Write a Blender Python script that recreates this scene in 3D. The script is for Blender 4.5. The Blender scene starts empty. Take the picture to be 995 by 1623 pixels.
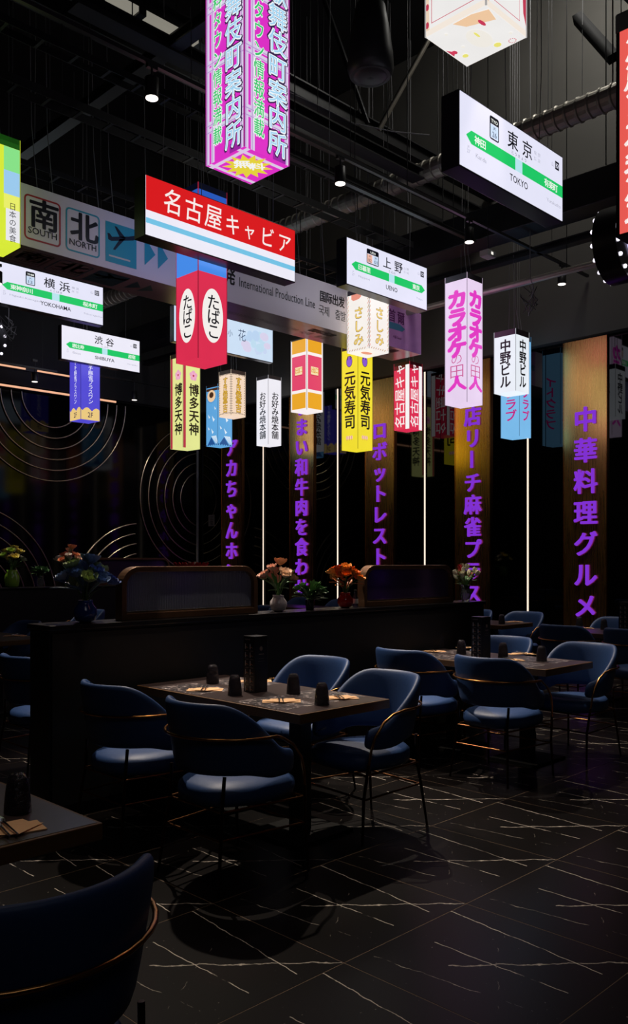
import bpy, bmesh, math, random
from mathutils import Vector, Matrix
random.seed(7)
PI = math.pi
SC = bpy.context.scene
COL = bpy.context.collection
# ------------------------------------------------------------------ camera, world, exposure
F, CX, HY, EYE = 1361.0, 497.5, 890.0, 1.52     # focal length in px, centre column, horizon row, eye height
cam = bpy.data.cameras.new('camera'); camo = bpy.data.objects.new('camera', cam); COL.objects.link(camo)
camo.location = (0, 0, EYE); camo.rotation_euler = (PI / 2, 0, -PI / 4)
cam.sensor_width = 36; cam.lens = 36 * F / 1623; cam.shift_y = (HY - 811.5) / 1623
cam.clip_start = .05; cam.clip_end = 100
SC.camera = camo
w = bpy.data.worlds.new('world'); SC.world = w; w.use_nodes = True
w.node_tree.nodes['Background'].inputs[0].default_value = (.5, .55, .7, 1)
w.node_tree.nodes['Background'].inputs[1].default_value = .004
SC.view_settings.view_transform = 'Standard'; SC.view_settings.look = 'None'
SC.view_settings.gamma = 1; SC.view_settings.use_curve_mapping = False
SC.view_settings.exposure = 0
SC.cycles.use_denoising = True
SC.cycles.max_bounces = 8; SC.cycles.sample_clamp_indirect = 3

def spot(loc, target, power, size=50, blend=.6, color=(1, .86, .7), r=.04):
    l = bpy.data.lights.new('spot', 'SPOT'); l.energy = power; l.color = color
    l.spot_size = math.radians(size); l.spot_blend = blend; l.shadow_soft_size = r
    o = bpy.data.objects.new('spot_beam', l); COL.objects.link(o); o.location = loc
    o.rotation_euler = (Vector(target) - Vector(loc)).to_track_quat('-Z', 'Y').to_euler()
    return o
def area(loc, target, power, size, color=(1, .95, .9)):
    l = bpy.data.lights.new('area', 'AREA'); l.energy = power; l.size = size; l.color = color
    o = bpy.data.objects.new('added_fill', l); COL.objects.link(o); o.location = loc
    o.rotation_euler = (Vector(target) - Vector(loc)).to_track_quat('-Z', 'Y').to_euler()
area((.2, -1.2, 5.4), (6, 8, 4.2), 10, 2.2, (.95, .95, 1))          # added fill from behind the viewer, for chair backs and direction board
area((10.3, 5.2, 10.3), (12.2, 6, 7.5), 130, 1.4, (1, .97, .9))       # added fill above the duct, brightening the upper right wall
# ------------------------------------------------------------------ from picture to place
def atz(px, py, z):
    Z = (EYE - z) * F / (py - HY); X = (px - CX) / F * Z
    return ((Z + X) / 2 ** .5, (Z - X) / 2 ** .5, z)
def aty(px, py, wy):
    r = (px - CX) / F; wx = wy * (1 + r) / (1 - r); Z = (wx + wy) / 2 ** .5
    return (wx, EYE + (HY - py) * Z / F)
def atx(px, py, wx):
    r = (px - CX) / F; wy = wx * (1 - r) / (1 + r); Z = (wx + wy) / 2 ** .5
    return (wy, EYE + (HY - py) * Z / F)
def lin(c):
    return tuple((v / 255 / 12.92 if v / 255 <= .04045 else ((v / 255 + .055) / 1.055) ** 2.4) for v in c)
# ------------------------------------------------------------------ materials
def setin(b, k, v):
    if k in b.inputs: b.inputs[k].default_value = v
def mat(name, c, rough=.5, metal=0, spec=.5, noise=None, bump=0, trans=0, alpha=1, coat=0, ior=None):
    m = bpy.data.materials.new(name); m.use_nodes = True; nt = m.node_tree; b = nt.nodes['Principled BSDF']
    L = lin(c); setin(b, 'Base Color', (*L, 1)); setin(b, 'Roughness', rough); setin(b, 'Metallic', metal)
    setin(b, 'Specular IOR Level', spec); setin(b, 'Transmission Weight', trans); setin(b, 'Coat Weight', coat)
    setin(b, 'Coat Roughness', .05)
    if ior: setin(b, 'IOR', ior)
    if noise or bump:
        tc = nt.nodes.new('ShaderNodeTexCoord'); n = nt.nodes.new('ShaderNodeTexNoise')
        mp = nt.nodes.new('ShaderNodeMapping'); nt.links.new(tc.outputs['Object'], mp.inputs[0]); nt.links.new(mp.outputs[0], n.inputs['Vector'])
        sc = noise[0] if noise else (30, 30, 30)
        mp.inputs['Scale'].default_value = sc; n.inputs['Scale'].default_value = 1; n.inputs['Detail'].default_value = 4
        if noise:
            r = nt.nodes.new('ShaderNodeMix'); r.data_type = 'RGBA'
            r.inputs[6].default_value = (*[v * (1 - noise[1]) for v in L], 1); r.inputs[7].default_value = (*[min(1, v * (1 + noise[1])) for v in L], 1)
            nt.links.new(n.outputs[0], r.inputs[0]); nt.links.new(r.outputs[2], b.inputs['Base Color'])
        if bump:
            bp = nt.nodes.new('ShaderNodeBump'); bp.inputs['Strength'].default_value = bump; bp.inputs['Distance'].default_value = .01
            nt.links.new(n.outputs[0], bp.inputs['Height']); nt.links.new(bp.outputs[0], b.inputs['Normal'])
    return m
ECACHE = {}
def emi(c, s=1.0, lamp=False, var=0):
    """back-lit print or lamp of colour c"""
    k = (tuple(c), s, lamp, var)
    if k in ECACHE: return ECACHE[k]
    m = bpy.data.materials.new('lit_print'); m.use_nodes = True; nt = m.node_tree; b = nt.nodes['Principled BSDF']
    L = lin(c); setin(b, 'Base Color', (*[v * .15 for v in L], 1)); setin(b, 'Roughness', .35)
    setin(b, 'Emission Color', (*L, 1)); setin(b, 'Emission Strength', s)
    if var:
        tc = nt.nodes.new('ShaderNodeTexCoord'); n = nt.nodes.new('ShaderNodeTexNoise'); n.inputs['Scale'].default_value = 4
        nt.links.new(tc.outputs['Object'], n.inputs['Vector'])
        r = nt.nodes.new('ShaderNodeMapRange'); r.inputs['To Min'].default_value = s * (1 - var); r.inputs['To Max'].default_value = s * (1 + var)
        nt.links.new(n.outputs[0], r.inputs[0]); nt.links.new(r.outputs[0], b.inputs['Emission Strength'])
    m.cycles.emission_sampling = 'AUTO' if lamp else 'NONE'
    ECACHE[k] = m; return m
M = {}
M['black'] = mat('matte_black', (16, 16, 17), .5, noise=((9, 9, 9), .25))
M['pedestal'] = mat('pedestal_black', (12, 12, 13), .8, 0, .2)
M['blackmetal'] = mat('black_metal', (34, 34, 36), .4, .3, noise=((20, 20, 20), .2))
M['signbox'] = mat('sign_housing', (22, 22, 26), .28, 0)
M['ceil'] = mat('ceiling_black', (34, 34, 34), .85, noise=((1.5, 1.5, 1.5), .3))
M['upper'] = mat('upper_wall_grey', (74, 72, 68), .8, noise=((.5, .5, .8), .35))
M['glass_back'] = mat('black_glass_far', (4, 4, 5), .08, 0, .16)
M['glass_black'] = mat('black_glass', (4, 4, 5), .03, 0, .5)
M['darkwall'] = mat('dark_wall', (10, 10, 11), .6)
M['brass'] = mat('brass', (190, 135, 80), .25, 1)
M['brassd'] = mat('dark_brass', (140, 95, 60), .3, 1)
M['bronze'] = mat('bronze', (70, 48, 38), .3, 1)
M['leather'] = mat('blue_leather', (40, 67, 114), .5, 0, .4, noise=((60, 60, 60), .12), bump=.05)
M['wood'] = mat('dark_wood', (104, 72, 40), .45, noise=((3, 60, 60), .35))
M['tabletop'] = mat('table_surface', (62, 50, 50), .3, noise=((14, 14, 14), .5))
M['napkin'] = mat('tan_paper', (240, 190, 140), .8, noise=((40, 40, 40), .08))
M['steel'] = mat('steel', (190, 190, 195), .22, 1)
M['darksteel'] = mat('dark_steel', (90, 84, 80), .25, 1)
M['silver'] = mat('pale_brass', (205, 190, 165), .3, 1)
M['wire'] = mat('wire_grey', (120, 120, 122), .5)
M['duct'] = mat('galvanised', (170, 164, 152), .42, .6, noise=((6, 6, 6), .25))
M['whiteish'] = mat('off_white', (205, 205, 200), .5)
M['cap'] = mat('acrylic_cap', (95, 92, 98), .4)
M['frame'] = mat('bronze_frame', (120, 88, 66), .4, .7, noise=((20, 20, 20), .2))
M['board'] = mat('board_white', (226, 220, 226), .3, noise=((1.2, 1.2, 1.2), .12))
M['boardpink'] = mat('board_pink', (205, 150, 205), .3, noise=((4, 4, 4), .25))
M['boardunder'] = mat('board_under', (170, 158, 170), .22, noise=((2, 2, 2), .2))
M['ink'] = mat('ink', (14, 14, 20), .4)
M['inkfaint'] = mat('ink_faint', (84, 76, 84), .4)
M['teal'] = mat('teal_print', (50, 165, 185), .4)
M['redp'] = mat('red_print', (180, 50, 55), .4)
M['pinkink'] = mat('plum_print', (96, 30, 96), .4)
M['stem'] = mat('stem_green', (70, 110, 50), .5)
M['leaf'] = mat('leaf_green', (70, 105, 55), .45, noise=((30, 30, 30), .35))
M['reed'] = mat('fluted_glass', (150, 155, 175), .15, 0, .5, trans=.55)
M['reedp'] = mat('plum_glass', (90, 70, 110), .1, 0, .5, trans=.5)
M['tumbler'] = mat('smoked_glass', (92, 86, 96), .06, 0, 1.0, trans=.85, noise=((70, 70, 70), .8), bump=1.0)

def brushed_brass():
    m = mat('brushed_brass', (226, 178, 104), .3, 1); nt = m.node_tree; b = nt.nodes['Principled BSDF']
    tc = nt.nodes.new('ShaderNodeTexCoord'); mp = nt.nodes.new('ShaderNodeMapping'); n = nt.nodes.new('ShaderNodeTexNoise')
    mp.inputs['Scale'].default_value = (3, 60, 1.5); n.inputs['Scale'].default_value = 1; n.inputs['Detail'].default_value = 3
    nt.links.new(tc.outputs['Object'], mp.inputs[0]); nt.links.new(mp.outputs[0], n.inputs['Vector'])
    r = nt.nodes.new('ShaderNodeMapRange'); r.inputs['To Min'].default_value = .2; r.inputs['To Max'].default_value = .36
    nt.links.new(n.outputs[0], r.inputs[0]); nt.links.new(r.outputs[0], b.inputs['Roughness'])
    bp = nt.nodes.new('ShaderNodeBump'); bp.inputs['Strength'].default_value = .05; bp.inputs['Distance'].default_value = .01
    nt.links.new(n.outputs[0], bp.inputs['Height']); nt.links.new(bp.outputs[0], b.inputs['Normal'])
    return m
M['brushed'] = brushed_brass()

def tile_mat():
    m = bpy.data.materials.new('black_marble'); m.use_nodes = True; nt = m.node_tree; b = nt.nodes['Principled BSDF']
    N = nt.nodes; K = nt.links
    tc = N.new('ShaderNodeTexCoord'); sp = N.new('ShaderNodeSeparateXYZ'); K.new(tc.outputs['Object'], sp.inputs[0])
    nz = N.new('ShaderNodeTexNoise'); nz.inputs['Scale'].default_value = 9; nz.inputs['Detail'].default_value = 6; K.new(tc.outputs['Object'], nz.inputs['Vector'])
    nf = N.new('ShaderNodeTexNoise'); nf.inputs['Scale'].default_value = 14; nf.inputs['Detail'].default_value = 5; K.new(tc.outputs['Object'], nf.inputs['Vector'])
    def mth(op, a, c=None, d=None):
        n = N.new('ShaderNodeMath'); n.operation = op
        for i, v in enumerate((a, c, d)):
            if v is None: continue
            if isinstance(v, (int, float)): n.inputs[i].default_value = v
            else: K.new(v, n.inputs[i])
        return n.outputs[0]
    x, y = sp.outputs[0], sp.outputs[1]
    tot = None
    # veins as lines in tile coordinates (tile is 0.8 m): ax, ay, bx, by, width, strength, wobble
    for ax, ay, bx, by, wd, st, wob, lo in ((.8, .0, .26, .50, .004, .75, .07, .30), (.68, .8, .61, .06, .003, .95, .035, .33), (.385, .66, .392, .08, .003, .9, .03, .35),
                                    (.12, .75, .2, .1, .0022, .6, .05, .42), (.52, .45, .12, .2, .002, .35, .06, .5)):
        dx, dy = bx - ax, by - ay; Ln = math.hypot(dx, dy); dx /= Ln; dy /= Ln
        rx = mth('SUBTRACT', x, ax); ry = mth('SUBTRACT', y, ay)
        t = mth('ADD', mth('MULTIPLY', rx, dx), mth('MULTIPLY', ry, dy))
        p = mth('ADD', mth('MULTIPLY', rx, -dy), mth('MULTIPLY', ry, dx))
        p = mth('ABSOLUTE', mth('ADD', p, mth('MULTIPLY', mth('SUBTRACT', nz.outputs[0], .5), wob)))
        line = mth('SUBTRACT', 1, mth('DIVIDE', p, wd)); line = mth('MAXIMUM', line, 0)
        m1 = mth('MULTIPLY', mth('GREATER_THAN', t, 0), mth('LESS_THAN', t, Ln))
        fade = mth('MINIMUM', mth('MULTIPLY', mth('MAXIMUM', mth('SUBTRACT', nf.outputs[0], lo), 0), 7), 1)
        v = mth('MULTIPLY', mth('MULTIPLY', line, m1), mth('MULTIPLY', fade, st))
        tot = v if tot is None else mth('MAXIMUM', tot, v)
    sk = N.new('ShaderNodeTexNoise'); sk.inputs['Scale'].default_value = 60; sk.inputs['Detail'].default_value = 2; K.new(tc.outputs['Object'], sk.inputs['Vector'])
    spk = mth('MINIMUM', mth('MULTIPLY', mth('MAXIMUM', mth('SUBTRACT', sk.outputs[0], .73), 0), 6), .25)
    tot = mth('MAXIMUM', tot, spk)
    mx = N.new('ShaderNodeMix'); mx.data_type = 'RGBA'; K.new(tot, mx.inputs[0])
    mx.inputs[6].default_value = (*lin((17, 14, 14)), 1); mx.inputs[7].default_value = (.9, .8, .68, 1)
    K.new(mx.outputs[2], b.inputs['Base Color']); setin(b, 'Roughness', .3); setin(b, 'Specular IOR Level', .13)
    return m
M['tile'] = tile_mat()
M['grout'] = mat('grout', (112, 92, 72), .8)

# ------------------------------------------------------------------ mesh helpers
LAST = [None]
class MB:
    def __init__(s): s.v = []; s.f = []; s.m = []; s.sm = []
    def add(s, vs, fs, mi=0, smooth=False):
        o = len(s.v); s.v += [tuple(p) for p in vs]
        for f in fs: s.f.append([i + o for i in f]); s.m.append(mi); s.sm.append(smooth)
        return s
    def box(s, x0, x1, y0, y1, z0, z1, mi=0):
        return s.add([(x, y, z) for z in (z0, z1) for y in (y0, y1) for x in (x0, x1)],
                     [(0, 2, 3, 1), (4, 5, 7, 6), (0, 1, 5, 4), (2, 6, 7, 3), (0, 4, 6, 2), (1, 3, 7, 5)], mi)
    def tube(s, pts, r, n=8, mi=0, smooth=True, closed=False, caps=True):
        P = [Vector(p) for p in pts]; k = len(P); rs = r if isinstance(r, (list, tuple)) else [r] * k
        vs = []; nrm = None
        for i in range(k):
            if closed: d = P[(i + 1) % k] - P[i - 1]
            else: d = P[min(i + 1, k - 1)] - P[max(i - 1, 0)]
            d.normalize()
            if nrm is None:
                nrm = Vector((0, 0, 1)).cross(d)
                if nrm.length < 1e-3: nrm = Vector((1, 0, 0)).cross(d)
            nrm = (nrm - d * nrm.dot(d)).normalized(); bn = d.cross(nrm)
            for j in range(n):
                a = 2 * PI * j / n; vs.append(P[i] + nrm * (math.cos(a) * rs[i]) + bn * (math.sin(a) * rs[i]))
        fs = []
        for i in range(k if closed else k - 1):
            a, c = i * n, ((i + 1) % k) * n
            for j in range(n): fs.append((a + j, a + (j + 1) % n, c + (j + 1) % n, c + j))
        s.add(vs, fs, mi, smooth)
        if caps and not closed: s.add(vs[:n], [tuple(range(n))[::-1]], mi); s.add(vs[-n:], [tuple(range(n))], mi)
        return s
    def lathe(s, prof, n=20, c=(0, 0, 0), mi=0, smooth=True, cap=True):
        vs = []; fs = []
        for r, z in prof:
            for j in range(n):
                a = 2 * PI * j / n; vs.append((c[0] + r * math.cos(a), c[1] + r * math.sin(a), c[2] + z))
        for i in range(len(prof) - 1):
            for j in range(n): fs.append((i * n + j, i * n + (j + 1) % n, (i + 1) * n + (j + 1) % n, (i + 1) * n + j))
        if cap: fs.append(tuple(range(n))[::-1]); fs.append(tuple((len(prof) - 1) * n + j for j in range(n)))
        return s.add(vs, fs, mi, smooth)
    def xform(s, mtx):
        s.v = [tuple(mtx @ Vector(p)) for p in s.v]; return s
    def build(s, name, mats, parent=None, loc=None, rz=0, bevel=0, kind=None, label=None):
        me = bpy.data.meshes.new(name); me.from_pydata(s.v, [], s.f)
        for m in (mats if isinstance(mats, (list, tuple)) else [mats]): me.materials.append(m)
        me.polygons.foreach_set('material_index', s.m); me.polygons.foreach_set('use_smooth', s.sm); me.update()
        o = bpy.data.objects.new(name, me); COL.objects.link(o)
        if parent: o.parent = parent
        if loc: o.location = loc
        o.rotation_euler[2] = rz
        if bevel:
            b = o.modifiers.new('bevel', 'BEVEL'); b.width = bevel; b.segments = 2; b.limit_method = 'ANGLE'
        if kind: o['kind'] = kind
        if label: o['label'] = label
        LAST[0] = o
        return o
def tag(o, label=None, cat=None, group=None, kind=None):
    if label: o['label'] = label
    if cat: o['category'] = cat
    if group: o['group'] = group
    if kind: o['kind'] = kind
    return o
def thing(name, label, cat, loc=(0, 0, 0), rz=0, group=None):
    o = bpy.data.objects.new(name, None); COL.objects.link(o); o.location = loc; o.rotation_euler[2] = rz
    o.empty_display_size = .1
    return tag(o, label, cat, group)
def kids(o): return [c for c in bpy.data.objects if c.parent == o]
def copy_tree(o, tree=None):
    def rec(a, par):
        c = a.copy(); COL.objects.link(c); c.parent = par
        for ch in KID.get(a.name, []): rec(ch, c)
        return c
    KID = {}
    for ob in bpy.data.objects:
        if ob.parent: KID.setdefault(ob.parent.name, []).append(ob)
    return rec(o, None)
def smooth01(t): t = max(0, min(1, t)); return t * t * (3 - 2 * t)

# ------------------------------------------------------------------ lettering
GC = {}
_tc = bpy.data.curves.new('glyphs', 'FONT'); _to = bpy.data.objects.new('glyphs', _tc); COL.objects.link(_to)
_tc.resolution_u = 2
def glyph(t, off=0):
    k = (t, off)
    if k not in GC:
        _tc.body = t; _tc.offset = off
        dg = bpy.context.evaluated_depsgraph_get(); dg.update()
        me = bpy.data.meshes.new_from_object(_to.evaluated_get(dg))
        GC[k] = ([(v.co.x, v.co.y) for v in me.vertices], [tuple(p.vertices) for p in me.polygons])
        bpy.data.meshes.remove(me)
    return GC[k]
def put(mb, t, cu, cv, w, h, d, mi=0, off=0, rot=0, shear=0):
    """one CJK glyph in an em box w x h centred on (cu, cv), standing d proud of the face plane y=0 (towards -y)"""
    V, Fc = glyph(t, min(off, 0)); ca, sa = math.cos(rot), math.sin(rot)
    off = off * .8
    sh = [(0, 0)] if off <= 0 else [(off * math.cos(k * PI / 3), off * math.sin(k * PI / 3)) for k in range(6)]
    if 0 < off <= .016: sh = [(off, off * .7), (-off, -off * .7), (-off, off * .7), (off, -off * .7)]
    if off > .05: sh += [(x_ * .5, y_ * .5) for x_, y_ in sh]
    for k, (ox, oy) in enumerate(sh):
        vs = []
        for x, y in V:
            a = (x - .45 + ox) / .92; b = (y - .38 + oy) / .92; a += shear * b
            a, b = a * ca - b * sa, a * sa + b * ca
            vs.append((cu + a * w, -d - k * .00004, cv + b * h))
        mb.add(vs, Fc, mi)
def word(mb, t, cu, cv, w, h, d, mi=0, off=0):
    """a Latin word fitted to a box w x h"""
    V, Fc = glyph(t, min(off, .012)); xs = [p[0] for p in V]; ys = [p[1] for p in V]
    x0, x1, y0, y1 = min(xs), max(xs), min(ys), max(ys)
    mb.add([(cu + ((x - x0) / (x1 - x0) - .5) * w, -d, cv + ((y - y0) / (y1 - y0) - .5) * h) for x, y in V], Fc, mi)
def column(mb, s, cu, top, pitch, w, h, d, mi=0, off=0, rot=0):
    for i, ch in enumerate(s):
        if ch != ' ': put(mb, ch, cu, top - pitch * (i + .5), w, h, d, mi, off, PI / 2 if ch == 'ー' else rot)
def rect(mb, u0, u1, v0, v1, d, mi=0):
    mb.add([(u0, -d, v0), (u1, -d, v0), (u1, -d, v1), (u0, -d, v1)], [(0, 1, 2, 3)], mi)
def poly(mb, pts, d, mi=0):
    mb.add([(u, -d, v) for u, v in pts], [tuple(range(len(pts)))], mi)
def disc(mb, cu, cv, ru, rv, d, mi=0, n=24):
    poly(mb, [(cu + ru * math.cos(2 * PI * i / n), cv + rv * math.sin(2 * PI * i / n)) for i in range(n)], d, mi)
def rframe(mb, u0, u1, v0, v1, t, r, d, mi=0, n=5):
    def loop(e):
        o = []
        for cx, cy, a0 in ((u1 - r, v0 + r, -PI / 2), (u1 - r, v1 - r, 0), (u0 + r, v1 - r, PI / 2), (u0 + r, v0 + r, PI)):
            for i in range(n + 1):
                a = a0 + PI / 2 * i / n; o.append((cx + (r - e) * math.cos(a), cy + (r - e) * math.sin(a)))
        return o
    A, B = loop(0), loop(t); k = len(A)
    mb.add([(p[0], -d, p[1]) for p in A + B], [(i, (i + 1) % k, k + (i + 1) % k, k + i) for i in range(k)], mi)

# ------------------------------------------------------------------ room
WX, WY, CH = 12.2, 16.0, 10.5
XM, YM = -2.5, -2.5
floor = MB().box(XM, WX + .2, YM, WY + .2, -.2, -.0008).build('floor', M['grout']); floor['kind'] = 'structure'
T = .795; tm = MB().box(.0022, T - .0022, .0022, T - .0022, -.02, 0)
tile0 = tm.build('tile', M['tile'], floor); nt_ = 0; first = True
for i in range(-4, 18):
    for j in range(-3, 18):
        x0 = 2.38 + T * (i - 3); y0 = 2.22 + T * (j - 3)
        if x0 < XM or y0 < YM or x0 + T > WX or y0 + T > WY: continue
        X = (x0 + T / 2 - y0 - T / 2) / 2 ** .5; Z = (x0 + y0 + T) / 2 ** .5
        if Z < 1.3 or abs(X) > .366 * Z + .9 or Z > 17: continue
        if first: o = tile0; first = False
        else: o = tile0.copy(); COL.objects.link(o)
        o.location = (x0, y0, 0); nt_ += 1
print('tiles', nt_)
MB().box(XM, WX + .2, YM, WY + .2, CH, CH + .2).build('ceiling', M['ceil'])['kind'] = 'structure'
MB().box(XM - .2, XM, YM, WY, 0, CH).build('wall_left', M['darkwall'])['kind'] = 'structure'
MB().box(XM, WX, YM - .2, YM, 0, CH).build('wall_front', M['darkwall'])['kind'] = 'structure'
wr = MB().box(WX, WX + .2, YM, WY, 0, CH).build('wall_right', M['darkwall']); wr['kind'] = 'structure'
wb = MB().box(XM, WX, WY, WY + .2, 0, CH).build('wall_back', M['darkwall']); wb['kind'] = 'structure'
MB().box(WX - .16, WX, YM, WY - .16, 4.92, CH).build('upper_band', M['upper'], wr)
MB().box(XM, WX, WY - .16, WY, 4.95, CH).build('upper_band', M['ceil'], wb)
PIL = [6.3 + 2.11 * k for k in range(5)]
COLY = [6.32, 8.36, 10.42, 12.5, 14.72]
# black glass panels of the right wall, between pilasters
ys = [-2.5, .3, 2.2, 4.26] + COLY + [15.98]
edges = []
for a, b in zip(ys[:-1], ys[1:]):
    n = 3
    for k in range(n):
        edges.append((a + (b - a) * k / n, a + (b - a) * (k + 1) / n))
for a, b in edges:
    MB().box(WX - .03, WX - .001, a + .006, b - .006, .02, 4.91).build('glass_panel', M['glass_black'], wr)
r_ = (215 - CX) / F; xj = 16 * (1 + r_) / (1 - r_)
xs_ = [-2.5, 0, 2, 4, 5.6, 7.2, 8.8, xj, 11.35, WX - .04]
for a, b in zip(xs_[:-1], xs_[1:]):
    MB().box(a + .005, b - .005, WY - .03, WY - .001, .02, 4.93).build('glass_panel', M['glass_back'], wb)

# ------------------------------------------------------------------ pilasters with purple letters
purple = emi((142, 56, 225), .72)
TXT = ['中華料理グルメ', '本店リーチ麻雀プラスワン', 'ロボットレストラン', 'うまい和牛肉を食わせろ', 'アカちゃんホンポ']
YT = [(932, 665, 960, 7, 0), (754, 660, 940, 9, 1), (605, 683, 882, 7, 0), (479, 678, 930, 9, 1), (368, 710, 873, 6, 0)]
PN = ['brass wall pillar with purple letters reading Chinese cuisine gourmet, rightmost', 'bright gold wall pillar with nine purple mahjong letters behind pink karaoke lantern',
      'brass wall pillar with purple restaurant letters below the red name lantern', 'brass wall pillar with purple wagyu letters under the orange lantern',
      'dim brass wall pillar with purple letters beside the blue wave lantern']
for y, txt, (px, y0, y1, n, lead), lab in zip(COLY, TXT, YT, PN):
    t = thing('wall_pillar', lab, 'pillar', (WX - .03, y, 0), 0, 'brass pillars with purple lettering')
    MB().box(-.035, 0, -.345, .345, 0, 4.9).build('metal_panel', M['brushed'], t)
    for sgn in (-1, 1): MB().box(-.04, 0, sgn * .352 - .008, sgn * .352 + .008, 0, 4.9).build('edge_trim', M['brass'], t)
    zt = atx(px, y0, WX)[1]; zb = atx(px, y1, WX)[1]; p = (zt - zb) / (n - 1)
    sz = p * .86 if px != 932 else .36
    for i, ch in enumerate(txt):
        zc = zt - p * (i - lead)
        if zc < .15: break
        g = MB(); put(g, ch, 0, 0, sz, sz, 0, 0, .024, PI / 2 if ch == 'ー' else 0)
        k = len(g.v)
        # give the letter depth: sides from front to back
        mb = MB(); mb.v = [(0, 0, 0)] * 0
        mb.add([(-.03, -v[0], v[2]) for v in g.v], [f for f in g.f], 0)
        E = {}
        for f in g.f:
            for a, b in zip(f, f[1:] + f[:1]): E[(a, b)] = 1
        sides = [(a, b) for (a, b) in E if (b, a) not in E]
        vs = [(-.03, -v[0], v[2]) for v in g.v] + [(-.0, -v[0], v[2]) for v in g.v]
        mb.add(vs, [(a, b, b + k, a + k) for a, b in sides], 1)
        mb.build('letter', [purple, purple], t, (-.0355, 0, zc))
# LED strips between pillars
warm = emi((255, 232, 210), 1.15, True)
LED = [(839, 'rightmost thin vertical white light strip, right of the sky blue lantern'), (676, 'thin vertical white light strip beside the red name lantern'),
       (538, 'thin vertical white light strip left of the yellow sushi lantern'), (420, 'thin vertical white light strip below the white lantern')]
for px, lab in LED:
    y = atx(px, 0, WX)[0]
    t = thing('light_strip', lab, 'light strip', (WX - .03, y, 0), 0, 'vertical light strips on the black glass wall')
    MB().box(-.02, 0, -.02, .02, .1, 4.9).build('channel', M['blackmetal'], t)
    MB().box(-.028, -.02, -.013, .013, .12, 4.88).build('diffuser', warm, t)
tag(MB().tube([(WX - .1, WY - .1, 0), (WX - .1, WY - .1, 4.9)], .03, 10).build('corner_post', M['wire']), 'thin grey metal post in the far corner behind the wave lantern', 'post')
warm2 = emi((255, 190, 150), .9, True)
t = thing('light_strip', 'horizontal pale orange light strip above the arc ornaments, lower one', 'light strip', (0, WY - .16, 4.9))
MB().box(2, 9.9, -.02, .0, -.018, .018).build('diffuser', warm2, t); MB().box(2, 9.9, 0, .13, -.03, .03).build('channel', M['blackmetal'], t)
t = thing('light_strip', 'short horizontal pale orange light strip left of the blue mahjong lantern, upper one', 'light strip', (0, WY - .2, 5.27))
MB().box(2, 7.85, -.02, .0, -.015, .015).build('diffuser', warm2, t); MB().box(8.1, 8.95, -.02, .0, -.015, .015).build('diffuser', warm2, t)
MB().box(2, 9, 0, .04, -.03, .03).build('channel', M['blackmetal'], t)
# arc ornaments on the back wall
def arcs(cx, cz, a0, a1, n0, lab, xmax=99, x_min=-99, r0=.64, dr=.216):
    t = thing('arc_ornament', lab, 'wall ornament', (cx, WY - .05, cz), 0, 'concentric metal arcs on the back wall')
    for k in range(n0):
        r = r0 + dr * k; pts = []
        for i in range(49):
            a = math.radians(a0 + (a1 - a0) * i / 48); x = r * math.cos(a); z = r * math.sin(a)
            if cx + x < xmax and cx + x > x_min and .05 < cz + z < 4.9: pts.append((x, 0, z))
        if len(pts) > 2: MB().tube(pts, .014, 6).build('arc', M['silver'], t)
arcs(8.49, 4.86, 180, 360, 6, 'hanging set of six concentric metal half rings behind the mahjong lantern')
arcs(12.3, 2.96, 80, 280, 6, 'tall left half of concentric metal rings left of the corner post', 12.1)
arcs(xj + .15, .63, 90, 180, 6, 'rising quarter set of concentric metal rings above the second screen', xj - .01)
arcs(6.65, .68, 0, 180, 7, 'low set of concentric metal rings at the left edge above green vase')
# small poster
t = thing('wall_notice', 'small pale notice on the black wall right of the corner post', 'notice', (WX - .031, atx(337, 825, WX)[0], atx(337, 825, WX)[1]))
MB().box(-.005, 0, -.11, .11, -.13, .13).build('sheet', mat('notice', (120, 112, 112), .6), t)
nb = MB(); column(nb, '三宝', 0, .11, .11, .1, .1, 0, 0, .02); nb.xform(Matrix.Rotation(-PI / 2, 4, 'Z')).build('lettering', M['ink'], t, (-.007, 0, 0))

# ------------------------------------------------------------------ ceiling steelwork
def beamx(px, py, z, x0, x1, w, h, name, lab, cat='beam', m=None, rail=False, p2=None):
    X, Y, _ = atz(px, py, z)
    t = thing(name, lab, cat, (x0, Y, z), 0)
    L = x1 - x0
    if rail:
        MB().box(0, L, -w / 2, -w / 2 + .008, 0, h).box(0, L, w / 2 - .008, w / 2, 0, h).build('side_rail', m or M['blackmetal'], t)
        r = MB()
        k = 0
        while k * .35 < L: r.box(k * .35, k * .35 + .03, -w / 2 + .008, w / 2 - .008, 0, .012); k += 1
        r.build('rung', m or M['blackmetal'], t, kind='stuff')
    else:
        MB().box(0, L, -w / 2, w / 2, 0, .02).box(0, L, -w / 2, w / 2, h - .02, h).box(0, L, -.012, .012, .02, h - .02).build('web', m or M['blackmetal'], t)
    hg = []
    for k in range(4):
        xx = L * (k + .5) / 4
        MB().tube([(xx, 0, h * .5), (xx, 0, CH - z)], .006, 5, caps=False).build('hanger', M['blackmetal'], t)
    return t
beamx(34, 0, 7.0, 1, 12, .16, .22, 'steel_beam', 'dark steel beam running behind the magenta lantern, uppermost at left')
beamx(321, 188, 6.3, 1, 9.9, .18, .07, 'cable_tray', 'black cable tray in the upper left behind the lit ceiling spotlight', 'cable tray', None, True)
beamx(321, 263, 6.1, 1, 9.9, .2, .09, 'cable_tray', 'black cable tray passing above the red and white name sign', 'cable tray', None, True)
beamx(210, 327, 5.9, 1, 9.9, .22, .06, 'cable_tray', 'black cable tray just above the long white direction board', 'cable tray', None, True)
beamx(460, 185, 6.6, 4, 9.1, .2, .14, 'steel_beam', 'black steel beam right of the magenta lantern, lower one')
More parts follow.
